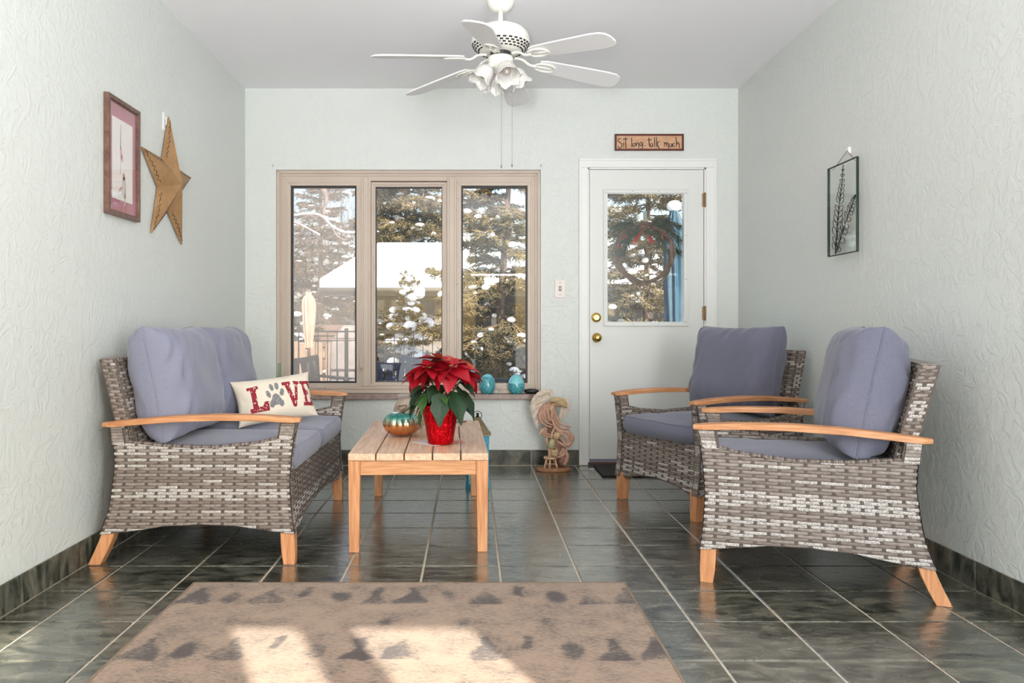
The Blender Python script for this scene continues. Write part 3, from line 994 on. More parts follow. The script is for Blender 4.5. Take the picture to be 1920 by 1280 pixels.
PAW = [ell(-.27, .10, .062, .17, .15), ell(-.15, .40, .058, .18, .05), ell(.00, .42, .058, .18, -.05), ell(.11, .12, .062, .18, -.15),
       [(-.16, .02), (-.08, .10), (.00, .04), (.05, -.14), (.12, -.30), (.12, -.46), (.05, -.52), (-.02, -.42), (-.14, -.42), (-.20, -.52), (-.28, -.46), (-.28, -.28), (-.20, -.14)]]
def lovemat(x, y):
    x = x * 1.12 - .02; y = y * 1.04
    wear = noise.noise(Vector((x * 17, y * 9, 3))) * .5 + noise.noise(Vector((x * 40, y * 20, 8))) * .5
    for p in PAW:
        if inpoly(x, y, p): return 2
    if wear > .30: return 0
    for p in (PL, PV, PE):
        if inpoly(x, y, p): return 1
    return 0
mb, rim = pillow(.40, .235, .13, p=2.6, q=.6, edge=.002, pinch=.09, seed=5, wr=.16, matfn=lovemat, nn=(150, 84), crease=6)
nrm = Vector((0.42, -0.80, 0.36)).normalized()
right = Vector((0.80, 0.44, 0.10)); right = (right - nrm * right.dot(nrm)).normalized()
upv = nrm.cross(right)
R3 = Matrix((right, upv, nrm)).transposed().to_4x4()
pc = at(515, 748, 4.0)
lp = tag(mb.xform(Matrix.Translation(pc) @ R3).build('throw_pillow', [M_CREAM, M_LRED, M_LGREY], None, smooth=True),
    'small cream pillow printed LOVE with a grey paw, on the loveseat', 'pillow')

# ================================================================ COFFEE TABLE
ct = empty('coffee_table', (-0.240, 4.03, 0), math.radians(1.4))
tag(ct, 'low slatted teak coffee table with five lengthwise top boards', 'table')
TW, TL, TZ = 0.606, 1.20, 0.425
for k in range(5):
    w = TW / 5
    m = MB(); x = -TW / 2 + w * (k + .5)
    m.box(x - w / 2 + .003, x + w / 2 - .003, -TL / 2, TL / 2, TZ - .030, TZ)
    m.build('plank', M_TEAKY, ct, bevel=0.0025)
for sx in (-1, 1):
    for sy in (-1, 1):
        m = MB()
        x0, x1 = sorted((sx * (TW / 2 - .003), sx * (TW / 2 - .055))); y0, y1 = sorted((sy * (TL / 2 - .006), sy * (TL / 2 - .060)))
        tx = .004
        m.hexa([(x0 + (tx if sx < 0 else 0.006), y0 + tx, 0), (x1 - (tx if sx > 0 else .006), y0 + tx, 0), (x1 - (tx if sx > 0 else .006), y1 - tx, 0), (x0 + (tx if sx < 0 else .006), y1 - tx, 0)],
               [(x0, y0, TZ - .031), (x1, y0, TZ - .031), (x1, y1, TZ - .031), (x0, y1, TZ - .031)])
        m.build('leg', M_TEAKZ, ct, bevel=0.002)
for sy in (-1, 1):
    m = MB(); y0, y1 = sorted((sy * (TL / 2 - .014), sy * (TL / 2 - .036)))
    m.box(-TW / 2 + .054, TW / 2 - .054, y0, y1, TZ - .094, TZ - .0315); m.build('apron', M_TEAKX, ct, bevel=0.002)
for sx in (-1, 1):
    m = MB(); x0, x1 = sorted((sx * (TW / 2 - .012), sx * (TW / 2 - .034)))
    m.box(x0, x1, -TL / 2 + .058, TL / 2 - .058, TZ - .094, TZ - .0315); m.build('apron', M_TEAKY, ct, bevel=0.002)

# ---------------------------------------------------------------- rug
RX0, RX1, RY0, RY1 = -1.040, 0.578, 0.66, 3.012
m = MB()
nx, ny = 150, 216
vs_, cols = [], []
def motif(x, y):
    """worn rows of dark bell-shaped motifs"""
    a = 0.0
    v = (3.012 - y - 0.04) / 0.235
    row = math.floor(v); fy = v - row
    px = (x + 1.04) / 0.128 + (.5 if row % 2 else 0)
    cxn = math.floor(px); fx = abs(px - cxn - .5)
    k = (cxn * 5 + row * 3) % 6
    if row % 2 == 0:
        if k in (0, 1, 4):
            w = .10 + .38 * min(1, max(0, fy - .22) * 2.2)
            if k == 1: w = .14 + .3 * min(1, max(0, fy - .45) * 3)
            if .10 < fy < .80: a = min(1, max(0, (w - fx) * 9 + .35))
        elif k == 3:
            if .05 < fy < .45: a = min(1, max(0, (.14 - fx) * 9 + .3))
        else:
            r_ = math.hypot(fx, (fy - .5) * 1.1); a = min(1, max(0, (.34 - r_) * 6))
    else:
        r_ = math.hypot(fx, (fy - .5) * 1.3); a = .55 * min(1, max(0, (.25 - r_) * 6)) if k % 2 else 0
    return a
for j in range(ny + 1):
    for i in range(nx + 1):
        x, y = lerp(RX0, RX1, i / nx), lerp(RY0, RY1, j / ny)
        n1 = noise.noise(Vector((x * 14, y * 14, 0))); n2 = noise.noise(Vector((x * 5, y * 5, 4)))
        mt = motif(x + n1 * .018, y + noise.noise(Vector((x * 12, y * 12, 9))) * .018)
        cols.append(min(1, max(0, .26 + mt * (.44 + .5 * n2) + .26 * n1 + .20 * n2)))
        vs_.append((x, y, .0075))
fs_ = [(j * (nx + 1) + i, j * (nx + 1) + i + 1, (j + 1) * (nx + 1) + i + 1, (j + 1) * (nx + 1) + i) for j in range(ny) for i in range(nx)]
m.add(vs_, fs_)
mr_ = bpy.data.materials.new('worn_rug'); mr_.use_nodes = True
nt = mr_.node_tree; N, L = nt.nodes, nt.links
b = N['Principled BSDF']; b.inputs['Roughness'].default_value = .95; b.inputs['Sheen Weight'].default_value = .2; b.inputs['Specular IOR Level'].default_value = .2
at_ = N.new('ShaderNodeAttribute'); at_.attribute_name = 'motif'
g = N.new('ShaderNodeNewGeometry')
mp = N.new('ShaderNodeMapping'); mp.inputs['Scale'].default_value = (1, 2.2, 1); L.new(g.outputs['Position'], mp.inputs['Vector'])
n1 = N.new('ShaderNodeTexNoise'); n1.inputs['Scale'].default_value = 70; n1.inputs['Detail'].default_value = 6; n1.inputs['Roughness'].default_value = .7; L.new(mp.outputs[0], n1.inputs['Vector'])
ma = N.new('ShaderNodeMath'); ma.operation = 'MULTIPLY_ADD'; ma.inputs[1].default_value = 1.9; L.new(n1.outputs['Fac'], ma.inputs[0])
mb2 = N.new('ShaderNodeMath'); mb2.operation = 'SUBTRACT'; mb2.inputs[1].default_value = .84; L.new(at_.outputs['Fac'], mb2.inputs[0]); L.new(mb2.outputs[0], ma.inputs[2])
r = N.new('ShaderNodeValToRGB')
e = r.color_ramp.elements
e[0].position = .18; e[0].color = lin((150, 126, 107)); e[1].position = .98; e[1].color = lin((60, 46, 43))
q = e.new(.42); q.color = lin((136, 113, 96)); q = e.new(.62); q.color = lin((108, 92, 80)); q = e.new(.78); q.color = lin((84, 70, 64))
L.new(ma.outputs[0], r.inputs[0]); L.new(r.outputs[0], b.inputs['Base Color'])
n2 = N.new('ShaderNodeTexNoise'); n2.inputs['Scale'].default_value = 500; L.new(g.outputs['Position'], n2.inputs['Vector'])
bp = N.new('ShaderNodeBump'); bp.inputs['Strength'].default_value = .5; bp.inputs['Distance'].default_value = .002; L.new(n2.outputs['Fac'], bp.inputs['Height']); L.new(bp.outputs[0], b.inputs['Normal'])
rug = m.build('area_rug', mr_)
ca = rug.data.color_attributes.new('motif', 'FLOAT_COLOR', 'POINT')
ca.data.foreach_set('color', [c for v in cols for c in (v, v, v, 1)])
tag(rug, 'worn taupe rug with faded dark motifs on the slate floor', 'rug')
m = MB(); ring(m, RX0 - .003, RX1 + .003, RY0 - .003, RY1 + .003, .008, 0, 1)
m.v = [(x, z, .0005 if y == 0 else .0085) for x, y, z in m.v]
m.build('binding', mat('rug_binding', (134, 115, 97), (118, 102, 88), rough=.95, scale=60), rug, fixn=True)
m = MB(); m.box(RX0, RX1, RY0, RY1, .0005, .007); m.build('backing', MATS['rug_binding'], rug)

m = MB(); m.box(.845, 1.60, 5.14, 5.545, .001, .012)
tag(m.build('door_mat', M_BLACK, bevel=.004), 'flat black doormat on the tiles before the door threshold', 'mat')

# ================================================================ CEILING FAN
FX, FY = 0.150, 4.06
fan = empty('ceiling_fan', (FX, FY, ZC))
tag(fan, 'white six-blade ceiling fan with four scalloped glass shades and two pull chains', 'ceiling fan')
def fz(z): return z - ZC
m = MB(); m.lathe([(0.0, 0.0), (.072, 0.0), (.070, -.010), (.064, -.030), (.048, -.050), (.036, -.058), (.030, -.061), (.0, -.061)], 32)
m.build('canopy', M_FAN, fan, smooth=True, fixn=True)
m = MB(); m.tube([(0, 0, -.06), (0, 0, fz(2.48))], .0125, 16); m.build('downrod', M_FAN, fan, smooth=True)
m = MB(); m.lathe([(.0, fz(2.492)), (.045, fz(2.491)), (.088, fz(2.484)), (.118, fz(2.470)), (.138, fz(2.448)), (.146, fz(2.424)), (.148, fz(2.416)), (.144, fz(2.412)),
                   (.148, fz(2.408)), (.146, fz(2.396)), (.138, fz(2.380)), (.120, fz(2.365)), (.095, fz(2.355)), (.0, fz(2.352))], 48)
motor = m.build('motor_housing', M_FAN, fan, smooth=True, fixn=True)
m = MB()
for row, (r_, z) in enumerate([(.1435, 2.390), (.1370, 2.3795), (.1270, 2.371), (.1140, 2.3625)]):
    nslot = 30
    for k in range(nslot):
        a = 2 * PI * (k + .5 * (row % 2)) / nslot
        w = .30 * 2 * PI / nslot
        p = [Vector((r_ * math.cos(a + s * w) * f, r_ * math.sin(a + s * w) * f, fz(z) + dz)) for s, f, dz in ((-1, 1.004, .0028), (1, 1.004, .0028), (1, .978, -.0045), (-1, .978, -.0045))]
        nrm = (p[1] - p[0]).cross(p[3] - p[0]).normalized()
        if nrm.z > 0: nrm = -nrm
        q = [x + nrm * .0022 for x in p]; q2 = [x - nrm * .004 for x in p]
        m.hexa(q2, q)
m.build('vent_slots', M_DARK, motor, kind='stuff')
m = MB(); m.lathe([(.0, fz(2.354)), (.052, fz(2.354)), (.052, fz(2.332)), (.0, fz(2.332))], 28); m.build('flywheel', mat('dark_metal', (70, 72, 74), rough=.4, metal=.6), fan, smooth=False)
m = MB(); m.lathe([(.0, fz(2.333)), (.060, fz(2.331)), (.066, fz(2.324)), (.062, fz(2.304)), (.046, fz(2.284)), (.030, fz(2.272)), (.022, fz(2.252)), (.016, fz(2.238)), (.0, fz(2.234))], 32)
fit = m.build('light_fitter', M_FAN, fan, smooth=True, fixn=True)
# blades, 60 degrees apart
BR = .665
for k in range(6):
    a = math.radians(18 + 60 * k)
    Mb = Matrix.Rotation(a, 4, 'Z') @ Matrix.Translation((0, 0, fz(2.330))) @ Matrix.Rotation(math.radians(5.4), 4, 'Y') @ Matrix.Rotation(math.radians(-12), 4, 'X')
    m = MB()
    ol = [(.205, -.040), (.24, -.052), (.40, -.062), (.58, -.070), (.625, -.066), (.652, -.050), (BR, -.020), (BR, .022), (.655, .046), (.630, .060), (.58, .067), (.40, .060), (.24, .052), (.205, .040)]
    m.prism(ol, lambda x, y, d: (x, y, d), 0.004, -0.004)
    bl = m.xform(Mb).build('blade', M_BLADE, fan, bevel=.0015)
    m = MB()
    pts = smooth_path([(.075, 0, .012), (.12, .0, .010), (.16, .0, -.010), (.20, 0, -.010)], 4)
    m.tube(pts, .010, 8, flat=.6, up=(0, 0, 1))
    lp_ = [(.185, 0, -.008), (.20, -.024, -.009), (.25, -.034, -.009), (.29, -.020, -.009), (.298, 0, -.009), (.29, .020, -.009), (.25, .034, -.009), (.20, .024, -.009), (.185, 0, -.008)]
    m.tube(smooth_path(lp_, 4), .0065, 8, flat=.7, up=(0, 0, 1))
    m.tube([(.20, 0, -.009), (.295, 0, -.009)], .006, 8, flat=.7, up=(0, 0, 1))
    m.xform(Mb).build('blade_iron', M_FAN, fan, smooth=True)
M_SHADE = mat('frosted_shade_glass', (240, 238, 234), (226, 224, 220), rough=.28, scale=40, trans=.15, coat=.4)
M_BULB = mat('clear_bulb', (214, 206, 196), rough=.08, trans=.5)
for k in range(4):
    a = math.radians(-72 + 90 * k)
    Ms = Matrix.Rotation(a, 4, 'Z') @ Matrix.Translation((.042, 0, fz(2.298))) @ Matrix.Rotation(math.radians(-36), 4, 'Y') @ Matrix.Rotation(PI, 4, 'X') @ Matrix.Diagonal((.88, .88, .84, 1))
    # axis z of the local frame now points down and outwards
    m = MB(); m.tube([(0, 0, -.01), (0, 0, .035)], [.012, .019], 16)
    m.lathe([(.023, .030), (.024, .048), (.0, .048)], 16)
    sk = m.xform(Ms).build('lamp_socket', M_FAN, fan, smooth=True)
    prof = [(.024, .036), (.036, .046), (.050, .064), (.056, .084), (.056, .104), (.058, .122), (.066, .140), (.074, .150)]
    m = MB(); nn_ = 72
    def fl(ang, i, pr=prof):
        t = i / (len(pr) - 1)
        return 1 + .030 * math.sin(ang * 18 + t * 7) + .05 * t * t * math.cos(ang * 6)
    v = []
    for i, (r_, z) in enumerate(prof):
        for j in range(nn_):
            an = 2 * PI * j / nn_
            t = i / (len(prof) - 1)
            rr = r_ * fl(an, i); v.append((rr * math.cos(an), rr * math.sin(an), z + .010 * t ** 3 * math.cos(an * 6)))
    fs = [(i * nn_ + j, i * nn_ + (j + 1) % nn_, (i + 1) * nn_ + (j + 1) % nn_, (i + 1) * nn_ + j) for i in range(len(prof) - 1) for j in range(nn_)]
    m.add(v, fs)
    sh = m.xform(Ms).build('glass_shade', M_SHADE, fan, smooth=True)
    so = sh.modifiers.new('solid', 'SOLIDIFY'); so.thickness = .003
    m = MB(); m.lathe([(.0, .046), (.012, .048), (.014, .062), (.024, .082), (.025, .096), (.018, .112), (.0, .118)], 16)
    m.xform(Ms).build('bulb', M_BULB, sk, smooth=True)
for (px, zb_, ox) in [(940, 310, -.012), (960, 308, .030)]:
    p = at(px, zb_, FY - .02)
    m = MB(); x = p.x - FX
    m.tube([(x * .6, -.02, fz(2.27)), (x, -.03, fz(2.22)), (x, -.02, p.z - ZC)], .0014, 5)
    m.ball((x, -.02, p.z - ZC - .006), (.004, .004, .010), 8, 6)
    m.build('pull_chain', M_STEEL, fan, label=None)

# ================================================================ WALL PIECES
# lettered sign above the door
sx0, sx1, sz0, sz1 = pxX(1152, YB), pxX(1281, YB), pxZ(283, YB), pxZ(252, YB)
sign = empty('wall_sign', ((sx0 + sx1) / 2, YB, sz0))
tag(sign, 'small framed wooden sign reading Sit long.. talk much above the door', 'sign')
hw = (sx1 - sx0) / 2; hh = sz1 - sz0
m = MB(); m.box(-hw + .010, hw - .010, -.012, 0, .010, hh - .010)
m.build('board', mat('sign_board', (196, 146, 112), (208, 166, 130), rough=.5, scale=22, stretch=(1, 6, 3)), sign)
m = MB()
def ringy(mb, x0, x1, z0, z1, w, ya, yb): ring(mb, x0, x1, z0, z1, w, ya, yb)
ringy(m, -hw, hw, 0, hh, .0125, -.020, 0)
m.build('frame', mat('mahogany', (84, 30, 20), (100, 42, 28), rough=.35, scale=20), sign, bevel=.002, fixn=True)
L_ = [[(300, 240), (258, 236), (226, 265), (228, 300), (290, 340), (314, 390), (290, 440), (250, 450), (228, 420), (246, 395)],
      [(350, 320), (352, 430)], [(352, 262), (352, 278)], [(400, 210), (396, 340), (404, 436), (425, 435)], [(340, 247), (440, 240)],
      [(530, 215), (536, 430)], [(600, 332), (562, 365), (570, 415), (604, 405), (620, 362), (600, 330)],
      [(635, 335), (642, 415)], [(640, 365), (665, 325), (690, 350), (690, 425), (700, 455)],
      [(768, 330), (735, 322), (715, 360), (728, 400), (758, 385), (768, 330), (780, 400), (768, 465), (738, 470), (725, 448)],
      [(806, 400), (816, 401)], [(840, 400), (850, 401)],
      [(920, 205), (924, 330), (930, 420)], [(885, 268), (985, 262)], [(992, 345), (960, 360), (952, 410), (975, 424), (1002, 390), (1002, 348), (1010, 425)],
      [(1045, 205), (1052, 425)], [(1090, 205), (1100, 430)], [(1155, 290), (1106, 350), (1140, 430), (1165, 478), (1195, 470)],
      [(1250, 320), (1272, 340), (1268, 415)], [(1272, 365), (1298, 330), (1315, 352), (1312, 415)], [(1314, 362), (1340, 330), (1354, 370), (1360, 440), (1376, 458)],
      [(1392, 340), (1382, 395), (1402, 425), (1430, 400), (1436, 345), (1442, 422)], [(1500, 348), (1470, 350), (1455, 388), (1475, 420), (1510, 405)],
      [(1525, 205), (1540, 300), (1536, 430)], [(1540, 372), (1575, 325), (1600, 365), (1605, 430), (1632, 450)]]
m = MB()
for st in L_:
    pts = []
    for (a, b_) in st:
        q = at(1140 + a / 12, 240 + b_ / 12, YB - .0125)
        pts.append((q.x - sign.location.x, -.0128, q.z - sz0))
    pts = smooth_path(pts, 5)
    rr = [.0026 + .0010 * math.sin(PI * i / (len(pts) - 1)) for i in range(len(pts))]
    m.tube(pts, rr, 6, flat=.25, up=(0, 1, 0))
m.build('lettering', mat('black_ink', (34, 22, 18), rough=.5), sign, kind='stuff')

# light switch
p = at(1050, 541, YB)
sw = empty('light_switch', (p.x, YB, p.z)); tag(sw, 'white single toggle light switch on the mint wall between window and door', 'light switch')
m = MB(); m.box(-.038, .038, -.007, 0, -.063, .063); m.build('plate', mat('switch_plate', (226, 214, 208), rough=.35), sw, bevel=.003)
m = MB(); m.box(-.010, .010, -.009, -.006, -.018, .018); m.build('toggle_surround', mat('switch_slot', (150, 138, 132), rough=.5), sw)
m = MB(); m.hexa([(-.005, -.02, -.002), (.005, -.02, -.002), (.005, -.006, -.010), (-.005, -.006, -.010)], [(-.005, -.022, .006), (.005, -.022, .006), (.005, -.006, .006), (-.005, -.006, .006)]); m.build('toggle', M_TRIM, sw)
for z in (-.042, .042):
    m = MB(); m.lathe([(.0, -.009), (.003, -.0085), (.0035, -.006)], 8, (0, 0, z), axis='Y'); m.build('screw', MATS['dark_metal'], sw)

# framed print on the left wall
py0, py1, pz0, pz1 = 3.425, 3.755, 1.455, 1.972
pf = empty('framed_picture', (XL, (py0 + py1) / 2, pz0))
tag(pf, 'framed portrait print of a small seated figure with pink mat on the wall', 'picture')
hw, hh = (py1 - py0) / 2, pz1 - pz0
def onwall(mb):                                        # X-Z plane piece facing -Y turned to face +X
    mb.v = [(-y, x, z) for x, y, z in mb.v]
    return mb
m = MB(); ring(m, -hw, hw, 0, hh, .019, -.024, 0); ring(m, -hw + .013, hw - .013, .013, hh - .013, .010, -.017, 0)
onwall(m).build('frame', mat('walnut_frame', (88, 60, 50), (116, 86, 72), rough=.4, scale=30), pf, fixn=True, bevel=.0015)
m = MB(); m.box(-hw + .02, hw - .02, -.010, -.004, .02, hh - .02)
onwall(m).build('mat_board', mat('rose_mat', (176, 112, 126), (188, 126, 140), rough=.7, scale=8), pf)
m = MB(); m.box(-hw + .062, hw - .062, -.012, -.009, .075, hh - .085)
pr = onwall(m).build('print', mat('print_paper', (236, 230, 226), rough=.8), pf)
m = MB(); ymid = 0
def flat(mb, poly, mi): mb.prism(poly, lambda a, b, d: (a, d, b), -.0124, -.012, mi)
flat(m, ell(.012, .135, .022, .050), 0); flat(m, ell(.010, .185, .013, .018), 1); flat(m, ell(.022, .085, .006, .030), 0)
flat(m, [(-.012, .14), (-.04, .12), (-.036, .112), (-.008, .125)], 1)
flat(m, [(-.030, .30), (-.022, .41), (-.018, .41), (-.020, .30)], 2); flat(m, ell(-.018, .285, .012, .030), 3); flat(m, ell(-.008, .262, .010, .018), 3)
flat(m, [(-.026, .19), (-.024, .26), (-.022, .26), (-.022, .19)], 2)
onwall(m).build('drawing', [mat('pencil_grey', (206, 200, 198), rough=.8), mat('hair_pencil', (206, 160, 138), rough=.8), mat('blue_pencil', (150, 156, 172), rough=.8), mat('pink_pencil', (232, 182, 196), rough=.8)], pr, kind='stuff')
m = MB(); m.box(-hw + .02, hw - .02, -.0145, -.0135, .02, hh - .02)
onwall(m).build('glazing', glass('picture_glass', (1, 1, 1), .8), pf)

# pierced metal star
st = empty('metal_star', (XL, 4.130, 1.700)); tag(st, 'rusty tan five-pointed metal star with pierced edges hung on the wall', 'star')
R, r_, D = .352, .140, .085
pts = []
for k in range(10):
    a = PI / 2 + PI * k / 5 + math.radians(-2)
    q = R if k % 2 == 0 else r_
    pts.append((q * math.cos(a), q * math.sin(a)))
m = MB(); v = [(0.012, -a, b) for a, b in pts] + [(D, 0, 0)] + [(.006, -a, b) for a, b in pts]
v = [(x, -y, z) for x, y, z in v]
m.add(v, [(k, (k + 1) % 10, 10) for k in range(10)] + [(k, 11 + k, 11 + (k + 1) % 10, (k + 1) % 10) for k in range(10)])
stb = m.build('star_body', mat('aged_gold_paint', (150, 114, 76), (168, 132, 92), rough=.55, scale=14, metal=.15, bump=.1), st, fixn=True)
m = MB()
for k in range(0, 10, 2):
    tip = Vector((.012, pts[k][0], pts[k][1])); apex = Vector((D, 0, 0))
    for dk in (-1, 1):
        inn = Vector((.012, pts[(k + dk) % 10][0], pts[(k + dk) % 10][1]))
        nrm = (tip - apex).cross(inn - apex).normalized()
        if nrm.x < 0: nrm = -nrm
        rr2 = random.Random(k * 3 + dk)
        edge = (inn - tip)
        inward = (apex - (tip + edge * .5)); inward = (inward - edge.normalized() * inward.dot(edge.normalized())).normalized()
        for q in range(46):
            t = .10 + .84 * q / 46
            c = tip + edge * t + inward * (.012 + .011 * abs(math.sin(t * 26)) + rr2.uniform(0, .004)) * min(1, .45 + t) + nrm * .0008
            u = edge.normalized(); w = nrm.cross(u)
            s = rr2.uniform(.0016, .0028)
            poly = [c + (u * math.cos(2 * PI * e / 6) + w * math.sin(2 * PI * e / 6)) * s for e in range(6)]
            m.add(poly + [x - nrm * .001 for x in poly], [tuple(range(6)), tuple(range(6, 12))[::-1]] + [(e, (e + 1) % 6, 6 + (e + 1) % 6, 6 + e) for e in range(6)])
m.build('pierced_holes', M_DARK, stb, kind='stuff')
m = MB(); m.tube([(.002, -.035, .33), (.012, -.03, .335), (.012, -.03, .30)], .003, 6); m.box(0, .004, -.045, -.022, .27, .36)
m.build('adhesive_hook', M_TRIM, st)

# leaded glass panel with wire fern on the right wall
wy0, wy1, wz0, wz1 = 3.795, 4.100, 1.325, 1.772
gp = empty('glass_fern_panel', (XR, (wy0 + wy1) / 2, wz0)); tag(gp, 'clear glass panel with wire fern outlines hanging from a clip on the wall', 'wall decoration')
hw, hh = (wy1 - wy0) / 2, wz1 - wz0
def wp(u, v, d=.030): return Vector((-d, hw - 2 * hw * u, hh * (1 - v)))       # u 0 = far edge
M_WIRE = mat('blackened_wire', (36, 38, 38), rough=.4, metal=.6)
M_GREENE = mat('green_glass_edge', (16, 40, 32), rough=.15, coat=.5)
m = MB(); m.box(-.032, -.029, -hw, hw, 0, hh); m.build('pane', M_GLASS, gp)
m = MB()
for u in (0, 1):
    m = MB(); m.box(-.036, -.024, -hw + 2 * hw * u - .003, -hw + 2 * hw * u + .003, 0, hh); m.build('side_edge', M_GREENE, gp)
for v_ in (0, 1):
    m = MB(); m.box(-.034, -.026, -hw, hw, hh * v_ - .0025, hh * v_ + .0025); m.build('came', M_WIRE, gp)
m = MB()
s1 = smooth_path([wp(.24, .985), wp(.31, .70), wp(.38, .456), wp(.47, .24), wp(.52, .02)], 8)
s2 = smooth_path([wp(.26, .98), wp(.50, .76), wp(.72, .57), wp(.86, .47), wp(.95, .40)], 8)
for s, wmax in ((s1, .066), (s2, .056)):
    m.tube(s, .0022, 5)
    nL = 15 if s is s1 else 12
    for k in range(1, nL):
        t = k / nL; i = min(int(t * (len(s) - 1)), len(s) - 2)
        c = s[i]; d = (s[i + 1] - s[i]).normalized(); side = Vector((0, d.z, -d.y))
        ln = wmax * (1 - t) ** .6 * (1.1 if t > .15 else .8)
        for sg in (-1, 1):
            u_ = (side * sg * .85 + d * .55).normalized(); w_ = Vector((1, 0, 0)).cross(u_)
            lp2 = [c + u_ * ln * a + w_ * ln * b * .38 for a, b in ((0, 0), (.35, .6), (.75, .6), (1, 0), (.75, -.6), (.35, -.6), (0, 0))]
            lp2 = [Vector((q.x, max(-hw + .006, min(hw - .006, q.y)), max(.006, min(hh - .006, q.z)))) for q in lp2]
            m.tube(smooth_path(lp2, 3), .0016, 4, cap=False)
m.build('wire_fern', M_WIRE, gp, kind='stuff')
m = MB(); m.tube([wp(.12, .03, .026), wp(.54, -.13, .012), wp(.90, .03, .026)], .0016, 6)
m.build('hanging_wire', mat('copper_wire', (150, 84, 60), rough=.4, metal=.8), gp)
m = MB(); m.box(-.012, 0, -.022, .004, hh + .045, hh + .075); m.build('adhesive_hook', M_TRIM, gp)

# ================================================================ SILL OBJECTS
SZ = WZ0
M_EGG = mat('turquoise_crackle', (16, 108, 124), (110, 200, 208), rough=.18, scale=130, detail=3, coat=.6, bump=.3, bump_scale=300, bump_dist=.001)
M_EGGT = mat('pale_turquoise_cap', (150, 220, 226), (110, 200, 208), rough=.15, scale=120, coat=.6)
for k, (px, w, cap) in enumerate([(914, 30, .9), (968, 31, .62)]):
    y = YB - .012; p = at(px, 738, y); r_ = w / 2 * y / F
    prof = []
    Hh = .139 if k == 0 else .137
    for i in range(31):
        t = .5 - .5 * math.cos(PI * i / 30); rr = r_ * math.sqrt(max(0, 1 - ((t - .40) / (.60 if t > .40 else .46)) ** 2)) if t > 0 else 0
        prof.append((rr, t * Hh))
    cut = int(30 * math.acos(1 - 2 * (cap - .02)) / PI)
    e = empty('decorative_egg', (p.x, y, SZ))
    m = MB(); m.lathe(prof[:cut + 1], 28, cap=False); m.build('shell', M_EGG, e, smooth=True)
    m = MB(); m.lathe(prof[cut:], 28, cap=False); m.build('top_cap', M_EGGT, e, smooth=True)
    tag(e, ['turquoise mosaic egg on the window sill next to the red poinsettia', 'pale-topped turquoise mosaic egg on the sill next to the black stone'][k], 'decorative egg', 'turquoise eggs on the window sill')
p = at(998, 738, YB - .005)
m = MB(); m.ball((0, 0, .019), (.053, .036, .019), 20, 10)
o = m.build('black_stone', mat('polished_black_stone', (34, 32, 33), (48, 46, 48), rough=.25, scale=12), smooth=True); o.location = (p.x - .005, YB - .006, SZ); tag(o, 'smooth flat black stone lying on the end of the window sill', 'stone')
p = at(933, 738, YB + .01)
m = MB(); m.lathe([(.0, 0), (.013, 0), (.015, .012), (.012, .034), (.0, .038)], 14)
o = m.build('tea_light', M_TRIM, smooth=True, fixn=True); o.location = (p.x - .01, YB + .030, SZ); o.rotation_euler = (0, 0, 0); tag(o, 'tiny white tea light between the two turquoise eggs', 'candle')
M_BOT = glass('pale_green_glass', (.80, .92, .86), .9)
for k, (px, s) in enumerate([(524, 1.0), (549, .62)]):
    y = YB - .012 if k == 0 else YB - .008
    m = MB(); m.lathe([(.0, 0), (.030, 0), (.031, .01), (.030, .085), (.022, .115), (.012, .130), (.011, .205), (.014, .208), (.014, .214), (.0, .214)], 20)
    m.v = [(a * (1 if k == 0 else .8), b * (1 if k == 0 else .8), c * s) for a, b, c in m.v]
    o = m.build('glass_bottle', M_BOT, smooth=True, fixn=True); p = at(px, 738, y); o.location = (p.x, y, SZ)
    tag(o, ['tall pale green glass bottle at the end of the sill behind the loveseat', 'short pale green glass bottle on the sill just behind the cream pillow'][k], 'bottle', 'green bottles on the sill')

# ================================================================ ON AND BY THE TABLE
def table_at(px, py):
    d = (H - TZ) * F / (py - CY)
    return (px - CX) * d / F, d
# card under the pot
x, y = table_at(822, 832)
m = MB()
def cardpoly(mb, poly, z0, z1, mi=0): mb.prism(poly, lambda a, b, d: (a, b, d), z0, z1, mi)
cd = empty('greeting_card', (x, y, TZ + .0005)); cd.rotation_euler = (0, 0, math.radians(0))
cardpoly(m, [(-.125, .045), (-.01, -.070), (.055, .01), (-.055, .11)], 0, .0022); m.build('card_back', mat('card_white', (232, 226, 228), (222, 210, 214), rough=.6, scale=8), cd)
m = MB(); cardpoly(m, [(-.005, -.075), (.125, .055), (.055, .10), (-.03, .0)], .0024, .0042); m.build('card_front', mat('card_coral', (204, 120, 98), (226, 160, 140), rough=.6, scale=9, lo=.45, hi=.55), cd)
tag(cd, 'open white and coral card lying under the red plant pot', 'card')
x, y = table_at(856, 791)
m = MB(); cardpoly(m, [(-.06, -.045), (.06, -.045), (.075, .03), (-.05, .035)], .0005, .006)
cs = m.build('paperback_book', mat('book_cover', (120, 44, 44), (150, 70, 64), rough=.5, scale=20)); cs.location = (x - .02, y, TZ); tag(cs, 'thin dark red booklet on the table behind the plant pot', 'book')
m = MB(); cardpoly(m, [(-.057, -.043), (.058, -.043), (.072, .029), (-.048, .034)], .0061, .0064); m.build('cover', mat('cover_pale', (206, 196, 190), (150, 76, 70), rough=.5, scale=24, lo=.45, hi=.55), cs)

